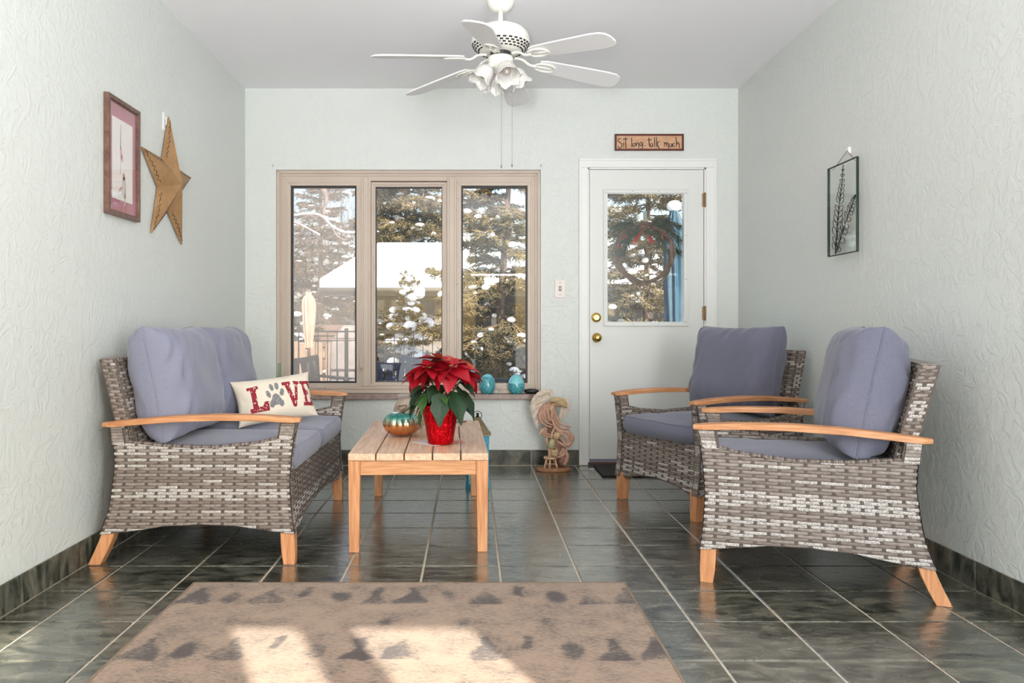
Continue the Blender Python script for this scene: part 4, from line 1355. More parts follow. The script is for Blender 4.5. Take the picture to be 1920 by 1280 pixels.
# glass pumpkin
x, y = table_at(750, 822)
pk = empty('glass_pumpkin', (x, y + .09, TZ)); tag(pk, 'shiny ribbed glass pumpkin, teal on top fading to copper, on the table', 'pumpkin')
mg = bpy.data.materials.new('teal_copper_glass'); mg.use_nodes = True
nt = mg.node_tree; N, L = nt.nodes, nt.links; b = N['Principled BSDF']
b.inputs['Metallic'].default_value = .75; b.inputs['Roughness'].default_value = .16; b.inputs['Coat Weight'].default_value = .7
tc = N.new('ShaderNodeTexCoord'); sp = N.new('ShaderNodeSeparateXYZ'); L.new(tc.outputs['Object'], sp.inputs[0])
nz = N.new('ShaderNodeTexNoise'); nz.inputs['Scale'].default_value = 18; L.new(tc.outputs['Object'], nz.inputs['Vector'])
ma = N.new('ShaderNodeMath'); ma.operation = 'MULTIPLY_ADD'; ma.inputs[1].default_value = .035; L.new(nz.outputs['Fac'], ma.inputs[0]); L.new(sp.outputs['Z'], ma.inputs[2])
mr2 = N.new('ShaderNodeMapRange'); mr2.inputs['From Min'].default_value = .02; mr2.inputs['From Max'].default_value = .145; L.new(ma.outputs[0], mr2.inputs['Value'])
r = N.new('ShaderNodeValToRGB'); e = r.color_ramp.elements
e[0].position = 0; e[0].color = lin((190, 106, 40)); e[1].position = 1; e[1].color = lin((18, 128, 118))
q = e.new(.45); q.color = lin((214, 150, 96)); q = e.new(.62); q.color = lin((168, 190, 168)); q = e.new(.8); q.color = lin((40, 150, 140))
L.new(mr2.outputs[0], r.inputs[0]); L.new(r.outputs[0], b.inputs['Base Color'])
def pumpkin(R, Hh, ribs=12, n=96, amp=.10):
    m = MB(); prof = []
    for i in range(17):
        th = PI * i / 16
        prof.append((R * math.sin(th) ** .85 if 0 < i < 16 else .001, Hh / 2 - Hh / 2 * math.cos(th) * (1 - .18 * math.exp(-(math.sin(th) / .35) ** 2))))
    m.lathe(prof, n, fn=lambda a, i: 1 - amp * (1 - abs(math.cos(a * ribs / 2)) ** .7), cap=False)
    return m
pumpkin(.093, .125).build('body', mg, pk, smooth=True)
m = MB()
pts = smooth_path([(0, 0, .108), (.010, -.008, .128), (.034, -.016, .140), (.058, -.012, .132), (.052, -.02, .116), (.040, -.025, .120)], 6)
m.tube(pts, [lerp(.012, .004, i / (len(pts) - 1)) for i in range(len(pts))], 10)
m.tube(smooth_path([(0, 0, .125), (-.02, .01, .142), (.01, .02, .15), (.035, 0, .145)], 6), .0045, 8)
m.build('curled_stem', mat('amber_glass', (150, 120, 96), rough=.12, metal=.4, coat=.6), pk, smooth=True)
# knitted pumpkin behind
x, y = table_at(766, 806)
kp = empty('knitted_pumpkin', (x + .012, y + .085, TZ)); tag(kp, 'cream knitted cable-pattern pumpkin behind the glass one', 'pumpkin')
m = MB(); R, Hh = .098, .172
prof = []; nR = 44
for i in range(nR + 1):
    th = PI * i / nR
    prof.append((R * math.sin(th) ** .7 if 0 < i < nR else .001, Hh / 2 - Hh / 2 * math.cos(th)))
m.lathe(prof, 144, fn=lambda a, i: 1 - .05 * (1 - abs(math.cos(a * 4))) + .018 * math.sin(i * 1.9 + 5 * abs((a * 12 / PI) % 2 - 1)), cap=False)
m.build('body', mat('oatmeal_yarn', (176, 158, 140), (212, 198, 182), rough=.9, scale=80, bump=.4, bump_scale=300), kp, smooth=True)
m = MB(); m.tube(smooth_path([(0, 0, .160), (.006, 0, .186), (.022, -.004, .204)], 5), .012, 10); m.ball((.024, -.006, .200), .016, 10, 6)
m.build('stem', mat('grey_felt', (170, 162, 156), (200, 194, 186), rough=.9, scale=60), kp, smooth=True)
m = MB(); m.hexa([(-.075, -.050, .172), (-.02, -.066, .176), (-.01, -.05, .186), (-.065, -.030, .184)], [(-.075, -.050, .174), (-.02, -.066, .178), (-.01, -.05, .188), (-.065, -.030, .186)])
m.tube([(-.02, -.055, .184), (0, -.01, .19)], .001, 4)
m.build('paper_tag', mat('tag_paper', (176, 168, 160), rough=.7), kp)

# ---------------------------------------------------------------- poinsettia
x, y = table_at(825, 836)
PX, PY = x, y + .058
po = empty('potted_poinsettia', (PX, PY, TZ + .005)); tag(po, 'red poinsettia in a pot wrapped with shiny red foil', 'potted plant')
m = MB(); n = 96
prof = [(.0, 0), (.055, 0), (.058, .004), (.062, .03), (.066, .06), (.071, .09), (.077, .12), (.085, .145), (.095, .165), (.102, .178)]
m.lathe(prof, n, fn=lambda a, i: 1 + (.020 + .010 * i / 9) * math.sin(a * 17 + i * .3) * (.5 + .5 * math.sin(a * 5)) + .012 * math.sin(a * 41 + i), cap=False)
M_FOIL = mat('red_foil', (226, 14, 32), (196, 6, 22), rough=.20, metal=.85, scale=40, stretch=(1, 1, .35), bump=1.0, bump_scale=75, bump_dist=.010, distortion=.6)
pot = m.build('foil_wrapped_pot', M_FOIL, po, smooth=True, label='red foil wrapped pot')
so = pot.modifiers.new('solid', 'SOLIDIFY'); so.thickness = .002
m = MB(); m.lathe([(.0, .150), (.084, .150), (.0, .158)], 24, cap=False); m.build('soil', mat('soil', (44, 34, 28), (60, 48, 40), rough=.95, scale=60), po)
def leafmat(name, c1, c2, rough=.5):
    m = mat(name, c1, c2, rough=rough, scale=14, bump=.25, bump_scale=60, bump_dist=.002, rand=.12, coord='Object')
    return m
M_BR = leafmat('red_bract', (172, 8, 28), (140, 4, 22), .5)
M_BR2 = leafmat('rust_bract', (190, 92, 60), (168, 60, 50), .5)
M_LF = leafmat('dark_green_leaf', (18, 44, 22), (30, 60, 30), .55)
M_LF2 = leafmat('light_green_leaf', (70, 104, 48), (46, 82, 38), .5)
def leaf(L_, W_, curl, fold, mname, mt, seed, lobed=False):
    """leaf along +X, midrib at Y=0, with folded veins and thickness"""
    r = random.Random(seed); nx, ny = 9, 6
    v = []
    for i in range(nx + 1):
        t = i / nx
        w = W_ / 2 * (math.sin(PI * min(1, t ** .75)) ** .8) * (1 - .25 * t)
        if lobed: w *= 1 + .16 * math.sin(t * 14)
        if i == nx: w = .0006
        if i == 0: w = .003
        for j in range(ny + 1):
            s = 2 * j / ny - 1
            z = -curl * t * t * L_ + fold * abs(s) * w + .004 * math.sin(t * 16 + abs(s) * 3) * (1 - abs(s) * .2)
            v.append((t * L_, s * w, z))
    M_ = len(v)
    v2 = v + [(a, b_, c - .0007) for a, b_, c in v]
    fs = []
    for i in range(nx):
        for j in range(ny):
            a = i * (ny + 1) + j
            fs.append((a, a + ny + 1, a + ny + 2, a + 1)); fs.append((a + 1 + M_, a + ny + 2 + M_, a + ny + 1 + M_, a + M_))
    m = MB(); m.add(v2, fs)
    return m.build(mname, mt, None, smooth=True)
rl = random.Random(21)
protos = {}
def put_leaf(kind, base, az, el, L_, roll=0.0):
    key = kind
    if key not in protos:
        if kind.startswith('bract'): o = leaf(1, .70, .24, .22, 'bract', M_BR if 'r' != kind[-1] else M_BR2, 3)
        elif kind == 'rust': o = leaf(1, .66, .24, .2, 'bract', M_BR2, 4)
        elif kind == 'green': o = leaf(1, .62, .34, .22, 'leaf', M_LF, 5, True)
        else: o = leaf(1, .58, .30, .22, 'leaf', M_LF2, 6, True)
        protos[key] = o
        o.parent = po
    else:
        o = protos[key].copy(); COL.objects.link(o); o.parent = po
    Rz = Matrix.Rotation(az, 4, 'Z') @ Matrix.Rotation(-el, 4, 'Y') @ Matrix.Rotation(roll, 4, 'X')
    o.matrix_local = Matrix.Translation(base) @ Rz @ Matrix.Diagonal((L_, L_, L_, 1))
    return o
# flower heads: centre, tilt, bract length
heads = [((-.050, -.065, .345), -100, .115), ((.052, -.070, .350), -75, .125), ((.115, -.02, .315), -30, .105), ((-.010, .030, .375), 60, .11), ((-.105, .00, .310), 180, .10), ((.07, .06, .36), 40, .10)]
stems = MB()
for hi_, (c, az0, L_) in enumerate(heads):
    c = Vector(c)
    stems.tube(smooth_path([(c.x * .15, c.y * .15, .15), (c.x * .5, c.y * .5, .24), tuple(c)], 5), .0042, 6)
    nb = 7
    for ring_i, (cnt, el, k) in enumerate([(5, .55, .62), (nb, .02, 1.0), (4, -.55, .95)]):
        for k2 in range(cnt):
            az = math.radians(az0) + 2 * PI * (k2 + .37 * ring_i) / cnt + rl.uniform(-.2, .2)
            tl = .35 * math.cos(az - math.radians(az0))        # heads look outwards
            kind = 'rust' if (hi_ in (3, 5) and rl.random() < .75) else 'bract'
            put_leaf(kind, c + Vector((0, 0, .004 * (2 - ring_i))), az, el - tl + rl.uniform(-.15, .15), L_ * k * rl.uniform(.85, 1.1), rl.uniform(-.4, .4))
    mc = MB()
    if kind:
        for q in range(7):
            a = 2 * PI * q / 7; mc.ball((c.x + .008 * math.cos(a), c.y + .008 * math.sin(a), c.z + .012), .0035, 6, 4)
            mc.tube([(c.x, c.y, c.z), (c.x + .008 * math.cos(a), c.y + .008 * math.sin(a), c.z + .012)], .0015, 4)
        mc.build('flower_centre', mat('cyathia_yellow_%d' % hi_, (206, 190, 90), rough=.5), po, smooth=True, kind='stuff')
stems.build('stems', mat('stem_green', (90, 110, 60), (120, 90, 60), rough=.6), po, smooth=True, kind='stuff')
# green leaves, hand laid ones first
put_leaf('green', (0.000, -.100, .240), math.radians(-88), -1.00, .150)
put_leaf('green', (.050, -.07, .245), math.radians(-58), -.70, .165)
put_leaf('green', (.085, -.04, .250), math.radians(-25), -.75, .155)
put_leaf('green', (.090, -.05, .285), math.radians(-40), -.30, .105)
put_leaf('light', (-.065, -.06, .235), math.radians(-122), -.95, .10)
put_leaf('green', (-.060, -.06, .265), math.radians(-140), -.35, .120)
put_leaf('light', (-.095, -.02, .310), math.radians(-165), .10, .085)
put_leaf('light', (.10, .04, .385), math.radians(10), .25, .085)
put_leaf('green', (-.03, -.02, .370), math.radians(-60), .50, .095)
put_leaf('green', (.04, .0, .370), math.radians(150), .55, .10)
for k in range(20):
    az = 2 * PI * k / 20 + rl.uniform(-.2, .2)
    rr = rl.uniform(.04, .085)
    put_leaf(rl.choice(['green', 'green', 'light']), (rr * math.cos(az), rr * math.sin(az), rl.uniform(.19, .29)), az, rl.uniform(-.8, .1), rl.uniform(.085, .13), rl.uniform(-.3, .3))
put_leaf('light', (-.078, -.055, .165), math.radians(-150), -1.15, .085)

# ---------------------------------------------------------------- lantern on the floor behind the table
lx, ly = .040, 4.86
ln = empty('candle_lantern', (lx, ly, 0)); tag(ln, 'turquoise lantern with a bronze pitched roof and ring, on the floor behind the table', 'lantern')
M_LANT = mat('turquoise_paint', (30, 140, 170), (44, 156, 184), rough=.4, scale=30)
M_BRZ = mat('bronze_roof', (92, 82, 60), (126, 114, 84), rough=.4, metal=.7, scale=20)
m = MB()
for sx in (-1, 1):
    for sy in (-1, 1):
        x0, x1 = sorted((sx * .068, sx * .052)); y0, y1 = sorted((sy * .068, sy * .052)); m.box(x0, x1, y0, y1, .02, .300)
m.build('corner_posts', M_LANT, ln, kind='stuff')
m = MB(); m.box(-.072, .072, -.072, .072, .0, .024); m.box(-.070, .070, -.070, .070, .270, .314); m.build('body_frame', M_LANT, ln, fixn=False, kind='stuff')
for sx, sy in ((1, 0), (-1, 0), (0, 1), (0, -1)):
    m = MB()
    if sx: m.box(sx * .060 - .001, sx * .060 + .001, -.052, .052, .024, .270)
    else: m.box(-.052, .052, sy * .060 - .001, sy * .060 + .001, .024, .270)
    m.build('pane', M_GLASS, ln)
m = MB(); m.hexa([(-.080, -.080, .314), (.080, -.080, .314), (.080, .080, .314), (-.080, .080, .314)], [(-.080, -.080, .322), (.080, -.080, .322), (.080, .080, .322), (-.080, .080, .322)])
m.hexa([(-.074, -.074, .322), (.074, -.074, .322), (.074, .074, .322), (-.074, .074, .322)], [(-.016, -.016, .418), (.016, -.016, .418), (.016, .016, .418), (-.016, .016, .418)])
m.build('roof', M_BRZ, ln, fixn=False, label='bronze pitched roof')
m = MB(); m.lathe([(.0, .418), (.010, .418), (.006, .432), (.010, .440), (.0, .446)], 12)
m.build('finial', M_WIRE, ln, smooth=True)
m = MB(); m.tube([(.026 * math.cos(a), 0, .428 + .026 * math.sin(a)) for a in np.linspace(0, 2 * PI, 25)], .0022, 6, cap=False); m.build('ring_handle', M_WIRE, ln, smooth=True)
m = MB(); m.lathe([(.0, .024), (.030, .024), (.030, .110), (.0, .112)], 16); m.build('candle', mat('candle_wax', (230, 224, 206), rough=.5), ln, smooth=True)

# ---------------------------------------------------------------- angel figurine
an = empty('angel_figurine', (.553, 5.38, 0)); tag(an, 'carved angel figurine with feathered wings and flowing pinkish robe, against the skirting tiles', 'figurine')
K_ = .000471 * 5.36 / 5.33
def A(x, y, d=0.0): return Vector(((x - 420) * K_, d, (1190 - y) * K_))
def resin(nm, c1, c2): return mat(nm, c1, c2, rough=.6, scale=45, bump=.2, bump_scale=120, bump_dist=.001)
M_ROBE = resin('robe_rose', (184, 142, 120), (208, 168, 144)); M_SKIN = resin('carved_beige', (196, 156, 124), (216, 180, 148))
M_WING = resin('wing_ivory', (196, 178, 160), (222, 206, 190)); M_HAIR = resin('hair_blond', (182, 154, 116), (206, 180, 142)); M_WOODB = resin('figurine_wood', (136, 92, 60), (162, 114, 78))
m = MB(); m.lathe([(0, 0), (.112, 0), (.118, .006), (.116, .018), (.106, .024), (0, .024)], 36); m.v = [(x_, y_ * .62, z_) for x_, y_, z_ in m.v]
m.build('base', M_WOODB, an, smooth=False, fixn=True)
# small stool
sto = MB(); c = A(375, 1000); sto.lathe([(0, c.z - .008), (.044, c.z - .008), (.046, c.z), (.044, c.z + .006), (0, c.z + .007)], 20, (c.x, -.02, 0))
for dx_, dy_ in ((-1, -1), (1, -1), (-.2, -1.4), (-.7, 1), (.8, 1)):
    sto.tube([(c.x + dx_ * .028, -.02 + dy_ * .018, c.z - .006), (c.x + dx_ * .042, -.02 + dy_ * .026, .024)], [.006, .0075], 8)
sto.tube([(c.x - .036, -.04, .05), (c.x + .036, -.04, .05)], .004, 6)
sto.build('stool', M_SKIN, an, smooth=True)
# robe: one swept mass following the S of the body with swirling folds
m = MB()
mass = smooth_path([A(560, 1100), A(560, 1000), A(500, 900), A(450, 790), A(420, 700), A(400, 600), A(390, 500), A(370, 400), A(365, 320), A(360, 250)], 6)
rr = [interp(i, [0, 8, 16, 26, 34, 42, 50, len(mass) - 1], [.030, .042, .048, .036, .030, .046, .040, .028]) for i in range(len(mass))]
m.tube(mass, rr, 16, flat=.8, up=(0, 1, 0))
m.ball(tuple(A(545, 1030)), (.036, .036, .050), 16, 10)
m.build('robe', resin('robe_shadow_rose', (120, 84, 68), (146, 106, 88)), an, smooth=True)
m = MB(); rf = random.Random(4)
fold_sets = [
    [(330, 215), (240, 330), (225, 450), (300, 540), (400, 570)], [(345, 230), (275, 340), (265, 440), (330, 510), (410, 540)],
    [(400, 230), (440, 360), (480, 470), (560, 540), (660, 560)], [(395, 260), (425, 400), (470, 520), (540, 590), (640, 590)],
    [(380, 300), (400, 440), (440, 560), (520, 640), (600, 680), (650, 740)], [(420, 560), (500, 610), (600, 640), (670, 700), (660, 790), (620, 860)],
    [(430, 590), (500, 650), (570, 690), (620, 740), (620, 800), (590, 850)], [(420, 620), (480, 700), (540, 750), (570, 800), (570, 850)],
    [(300, 570), (270, 620), (290, 680), (340, 710), (390, 700)], [(320, 580), (300, 630), (330, 670), (380, 680)],
    [(600, 870), (580, 930), (520, 980), (440, 990)], [(560, 860), (540, 920), (500, 960)],
    [(360, 240), (330, 320), (350, 420), (360, 480)], [(375, 240), (400, 330), (390, 430), (370, 480)], [(310, 260), (290, 360), (310, 450), (360, 510)],
    [(560, 880), (610, 950), (600, 1040), (560, 1100)], [(450, 740), (520, 800), (600, 850)], [(640, 620), (690, 690), (670, 780), (600, 830)]]
for k, fs_ in enumerate(fold_sets):
    for o_ in (-1, 0, 1):
        pts = smooth_path([A(a + o_ * 9, b_ + o_ * 5, -.034 - .006 * math.sin(k + i) + .003 * o_) for i, (a, b_) in enumerate(fs_)], 5)
        nP = len(pts); m.tube(pts, [.0075 * math.sin(PI * (i + 1.2) / (nP + 1.6)) ** .6 for i in range(nP)], 7)
m.build('robe_folds', M_ROBE, an, smooth=True, kind='stuff')
m = MB()
m.ball(tuple(A(392, 300, -.030)), (.020, .022, .027), 14, 10)
m.tube([A(400, 330, -.045), A(396, 300, -.053), A(398, 315, -.050)], .003, 6)
m.ball(tuple(A(385, 292, -.050)), .0028, 6, 4); m.ball(tuple(A(405, 292, -.050)), .0028, 6, 4)
m.build('head', M_SKIN, an, smooth=True)
m = MB()
for k in range(12):
    a0 = k / 11
    pts = smooth_path([A(375, 175 + 45 * a0, -.03 - .02 * math.sin(a0 * PI)), A(450, 150 + 70 * a0, -.04 - .012 * math.sin(a0 * PI)), A(530, 180 + 70 * a0, -.035), A(600, 235 + 50 * a0, -.02), A(570 + 10 * a0, 290, -.02)], 5)
    nP = len(pts); m.tube(pts, [.008 * math.sin(PI * (i + 1.5) / (nP + 2)) ** .5 for i in range(nP)], 7)
m.ball(tuple(A(480, 220, -.015)), (.060, .022, .032), 14, 8)
m.build('hair', M_HAIR, an, smooth=True)
def wing(name, outline_base, feathers):
    m = MB()
    for (bx_, by_, tx_, ty_, w_) in feathers:
        a, b_ = A(bx_, by_, .012), A(tx_, ty_, .0)
        d = (b_ - a); L0 = d.length; d.normalize(); s_ = Vector((d.z, 0, -d.x))
        ol = [a - s_ * w_ * .4, a + s_ * w_ * .4, a + d * L0 * .6 + s_ * w_ * .55, b_ + s_ * w_ * .1, b_ - s_ * w_ * .1, a + d * L0 * .6 - s_ * w_ * .55]
        dz = Vector((0, -.006 - .002 * (len(m.v) % 3), 0))
        c0 = sum(ol, Vector()) / 6 + dz * 1.8
        top = [p + dz for p in ol]
        m.add(top + [c0] + ol, [(i, (i + 1) % 6, 6) for i in range(6)] + [(i, 7 + i, 7 + (i + 1) % 6, (i + 1) % 6) for i in range(6)] + [(12, 11, 10, 9, 8, 7)])
    for p0 in outline_base:
        pts = smooth_path([A(a, b_, .004) for a, b_ in p0], 5); nP = len(pts)
        m.tube(pts, [.022 * math.sin(PI * (i + 2) / (nP + 3)) ** .5 for i in range(nP)], 10, flat=.5, up=(0, 1, 0))
    return m.build(name, M_WING, an, smooth=False, fixn=True)
fe = []
for k in range(9):
    t = k / 8; fe.append((lerp(330, 250, t), lerp(170, 250, t), lerp(90, 185, t ** 1.5), lerp(290, 590, t), .030))
for k in range(8):
    t = k / 7; fe.append((lerp(380, 280, t), lerp(120, 220, t), lerp(130, 190, t), lerp(200, 440, t), .024))
fe += [(330, 90, 150, 150, .024), (380, 90, 200, 110, .024)]
wing('wing', [[(400, 140), (380, 80), (300, 85), (210, 130), (150, 200), (120, 300)]], fe)
fe = []
for k in range(7):
    t = k / 6; fe.append((lerp(590, 560, t), lerp(230, 260, t), lerp(600, 510, t), lerp(380, 470, t) - 20 * math.sin(t * PI) + 30, .024))
wing('wing', [[(540, 190), (590, 200), (618, 260), (610, 340)]], fe)
m = MB()
m.ball(tuple(A(455, 690, -.045)), (.026, .024, .026), 12, 8)            # child's head of hair
m.build('child_hair', M_HAIR, an, smooth=True)
m = MB(); m.add([A(400, 730, -.045) + Vector((math.cos(t) * .018, math.sin(t) * .016, 0)) for t in np.linspace(0, 2 * PI, 13)[:-1]] +
                [A(370, 860, -.045) + Vector((math.cos(t) * .030, math.sin(t) * .024, 0)) for t in np.linspace(0, 2 * PI, 13)[:-1]],
                [(i, (i + 1) % 12, 12 + (i + 1) % 12, 12 + i) for i in range(12)] + [tuple(range(12))[::-1], tuple(range(12, 24))])
m.build('child_dress', resin('sage_dress', (166, 156, 116), (190, 180, 142)), an, smooth=True)
m = MB()
for x_ in (350, 375): m.tube([A(x_, 850, -.045), A(x_, 985, -.045)], [.0075, .006], 8)
m.tube(smooth_path([A(270, 590, -.03), A(240, 640, -.035), A(222, 668, -.035)], 3), [.011] * 3 + [.008] * 3 + [.006], 8)
m.tube([A(318, 720, -.03), A(325, 800, -.035)], .008, 8)
m.tube(smooth_path([A(430, 560, -.05), A(392, 640, -.055), A(385, 720, -.055)], 4), .007, 8)
m.build('limbs', M_SKIN, an, smooth=True, kind='stuff')
m = MB(); m.lathe([(0, -.026), (.016, -.024), (.026, -.006), (.024, .012), (.012, .024), (0, .026)], 14, tuple(A(428, 925, -.055)))
for k in range(4): m.ball(tuple(A(410 + 14 * k, 905 + 12 * (k % 2), -.076)), .007, 8, 5)
m.tube(smooth_path([A(385, 900, -.055), A(400, 850, -.055), A(440, 850, -.055), A(470, 900, -.055)], 5), .0035, 6)
m.build('basket', M_HAIR, an, smooth=True)
for k, (x_, y_) in enumerate([(436, 800), (490, 820), (520, 915)]):
    pass

# ================================================================ OUTDOORS
M_SNOW = mat('snow', (240, 242, 246), (232, 235, 240), rough=.8, scale=3, bump=.3, bump_scale=12, bump_dist=.02, coord='World')
M_BARK = mat('bark', (104, 84, 70), (74, 60, 52), rough=.9, scale=30, stretch=(1, 1, .3), bump=.4, bump_dist=.01, coord='World')
M_PALEBARK = mat('pale_bark', (132, 120, 116), (96, 86, 84), rough=.9, scale=20, coord='World')
M_TWIG = mat('twig_bark', (150, 130, 118), (118, 102, 94), rough=.9, scale=10, coord='World')
M_NEED = mat('spruce_needles', (56, 51, 34), (122, 106, 72), rough=.75, scale=2.6, detail=5, coord='World', lo=.3, hi=.7)
M_NEED2 = mat('brown_conifer_needles', (60, 52, 42), (112, 96, 78), rough=.8, scale=1.5, detail=5, coord='World')
M_NEED3 = mat('green_conifer_needles', (34, 40, 28), (76, 72, 48), rough=.75, scale=4, coord='World')
m = MB(); m.box(-60, 60, -50, 90, -.80, -.50); struct(m.build('ground', M_SNOW))
m = MB(); m.box(-3.4, 3.4, YB + WT + .01, 9.7, -.30, -.15); deck = struct(m.build('deck_floor', M_SNOW, bevel=.02))

def spindles(B, D, Ln, W):
    """numpy arrays -> vertices and faces of slim three-sided needles tufts"""
    n = len(B)
    D = D / np.linalg.norm(D, axis=1, keepdims=True)
    up = np.tile(np.array([[.13, .21, .97]]), (n, 1))
    A = np.cross(D, up); A /= np.linalg.norm(A, axis=1, keepdims=True) + 1e-9
    Cc = np.cross(D, A)
    vs_ = np.empty((n, 5, 3))
    mid = B + D * (Ln * .35)[:, None]
    for k in range(3):
        a = 2 * PI * k / 3
        vs_[:, k] = mid + (A * math.cos(a) + Cc * math.sin(a)) * W[:, None]
    vs_[:, 3] = B; vs_[:, 4] = B + D * Ln[:, None]
    base = (np.arange(n) * 5)[:, None, None]
    fs = np.array([[0, 1, 4], [1, 2, 4], [2, 0, 4], [1, 0, 3], [2, 1, 3], [0, 2, 3]])[None] + base
    return vs_.reshape(-1, 3), fs.reshape(-1, 3)

def tri_mesh(name, V, Fc, m, parent, smooth=False):
    me = bpy.data.meshes.new(name)
    me.vertices.add(len(V)); me.vertices.foreach_set('co', np.asarray(V, dtype=np.float32).ravel())
    me.loops.add(len(Fc) * 3); me.loops.foreach_set('vertex_index', np.asarray(Fc, dtype=np.int32).ravel())
    me.polygons.add(len(Fc)); me.polygons.foreach_set('loop_start', np.arange(len(Fc), dtype=np.int32) * 3)
    me.materials.append(m)
    me.update(calc_edges=True)
    o = bpy.data.objects.new(name, me); COL.objects.link(o)
    o.parent = parent; o['kind'] = 'stuff'
    return o

def spruce(name, loc, Ht, R, nb, seed, label, group=None, need=None, z_from=.3, spr=.10, wid=.010, side=9, per=4, droop=.25, snow=.5, snow_r=.09, lean=(0, 0), trunk_r=.09, gaps=0.0, tipcut=1.0, sparse_top=0.0, jit=.15, sq=.4):
    r = np.random.RandomState(seed)
    root = empty(name, loc)
    tag(root, label, 'tree', group)
    def tr(z): return Vector((lean[0] * (z / Ht) ** 1.5, lean[1] * z / Ht, z))
    m = MB(); m.tube([tr(z) for z in np.linspace(0, Ht, 14)], [trunk_r * (1 - .93 * k / 13) for k in range(14)], 8)
    m.build('trunk', M_BARK, root, smooth=True)
    BR_, B, D, Ln, W = MB(), [], [], [], []
    sn = MB()
    for k in range(nb):
        t = (k + r.rand()) / nb
        if r.rand() < gaps * (0.4 + t * sparse_top): continue
        z = z_from + (Ht * tipcut - z_from) * t
        L0 = R * (1 - .88 * z / Ht) * r.uniform(.7, 1.12)
        az = k * 2.39996 + r.uniform(-.4, .4)
        el = lerp(-.15, .5, t) + r.uniform(-jit * .8, jit)
        base = tr(z); d = Vector((math.cos(az) * math.cos(el), math.sin(az) * math.cos(el), math.sin(el)))
        pts = []
        for q in range(7):
            u = q / 6
            pts.append(base + d * L0 * u + Vector((0, 0, -droop * L0 * u * u + .10 * L0 * u ** 3)))
        BR_.tube(pts, [.018 * L0 * (1 - .85 * q / 6) + .003 for q in range(7)], 4, cap=False)
        ns = max(3, int(side * L0 / R) + 2)
        for q in range(ns):
            u = .12 + .88 * (q + r.rand() * .5) / ns
            i = min(int(u * 6), 5); c = pts[i].lerp(pts[i + 1], u * 6 - i)
            ax = (pts[i + 1] - pts[i]).normalized()
            for sg in (-1, 1):
                lat = ax.cross(Vector((0, 0, 1))).normalized() * sg
                sl = L0 * .42 * (1.08 - u) + spr * .6
                sd = (ax * .75 + lat * r.uniform(.5, 1.0) + Vector((0, 0, r.uniform(-.45, .15)))).normalized()
                nk = max(2, int(per * sl / spr))
                for e in range(nk):
                    p = c + sd * sl * (e + .3) / nk
                    for w in range(3):
                        dd = sd + Vector((r.uniform(-.7, .7), r.uniform(-.7, .7), r.uniform(-.6, .5)))
                        B.append(p); D.append(dd); Ln.append(spr * r.uniform(.6, 1.2)); W.append(wid * r.uniform(.7, 1.3))
            if r.rand() < snow * .35:
                s = snow_r * r.uniform(.35, 1.1)
                bw = c + Vector((r.uniform(-.5, .5) * s * 2, r.uniform(-.5, .5) * s * 2, spr * .15))
                sn.ball(tuple(bw), (s, s * r.uniform(.6, 1.1), s * r.uniform(sq * .8, sq * 1.25)), 7, 5)
                if r.rand() < .6: sn.ball((bw.x + s * r.uniform(-.9, .9), bw.y + s * r.uniform(-.9, .9), bw.z - s * .12), (s * .6, s * .6, s * .3), 7, 4)
    BR_.build('branches', M_BARK, root, smooth=True, kind='stuff')
    V, Fc = spindles(np.array([tuple(b) for b in B]), np.array([tuple(d) for d in D]), np.array(Ln), np.array(W))
    tri_mesh('needles', V, Fc, need or M_NEED, root)
    if sn.v: sn.build('snow', M_SNOW, root, smooth=True, kind='stuff')
    return root

spruce('spruce_tree', (.30, 9.65, -.5), 5.3, 1.30, 130, 3, 'nearest spruce beyond the right window pane, loose branches with clumps of snow', need=M_NEED,
       spr=.10, wid=.0070, side=16, per=5, jit=.5, sq=.62, snow=.85, snow_r=.062, lean=(.34, 0), trunk_r=.065, gaps=.20, droop=.30, z_from=.45, sparse_top=1.2)
spruce('spruce_tree', (2.72, 12.5, -.5), 6.1, 1.65, 130, 8, 'spruce seen through the door glass behind the wreath', need=M_NEED,
       spr=.11, wid=.0085, side=14, per=4, jit=.45, sq=.6, snow=.8, snow_r=.07, lean=(.1, 0), gaps=.12, z_from=.4, trunk_r=.07)
spruce('small_spruce', (-.88, 11.4, -.5), 2.20, .66, 60, 5, 'small snow-laden young spruce beyond the middle window pane, below the white roof', need=M_NEED,
       spr=.085, wid=.007, side=11, per=5, jit=.4, sq=.65, snow=1.5, snow_r=.095, z_from=.25, trunk_r=.04)
spruce('tall_spruce', (-2.35, 29.5, -.5), 12.6, 3.5, 190, 11, 'tall dense spruce rising behind the snow-covered roof', need=M_NEED, spr=.26, wid=.020, side=13, per=4, jit=.35,
       snow=.42, snow_r=.22, z_from=2.2, trunk_r=.2)
spruce('brown_conifer', (-4.95, 18.5, -.5), 5.4, 1.95, 90, 13, 'brownish snowy conifer at the far left behind the plank fence', 'snowy conifers beyond the fence', M_NEED2, spr=.20, wid=.015, side=11, per=3,
       snow=.8, snow_r=.13, z_from=.4, trunk_r=.1)
spruce('brown_conifer', (-4.5, 24.0, -.5), 7.6, 2.1, 100, 14, 'taller brownish conifer dusted with snow beside the end of the white roof', 'snowy conifers beyond the fence', M_NEED2, spr=.20, wid=.015, side=11, per=3,
       snow=.7, snow_r=.13, z_from=.4, trunk_r=.12)
spruce('dark_conifer', (-2.75, 13.0, -.5), 1.75, .80, 40, 15, 'low dark conifer just behind the plank fence, under the eave', None, M_NEED3, spr=.12, wid=.011, side=10, per=3,
       snow=.9, snow_r=.10, z_from=.2, trunk_r=.06)
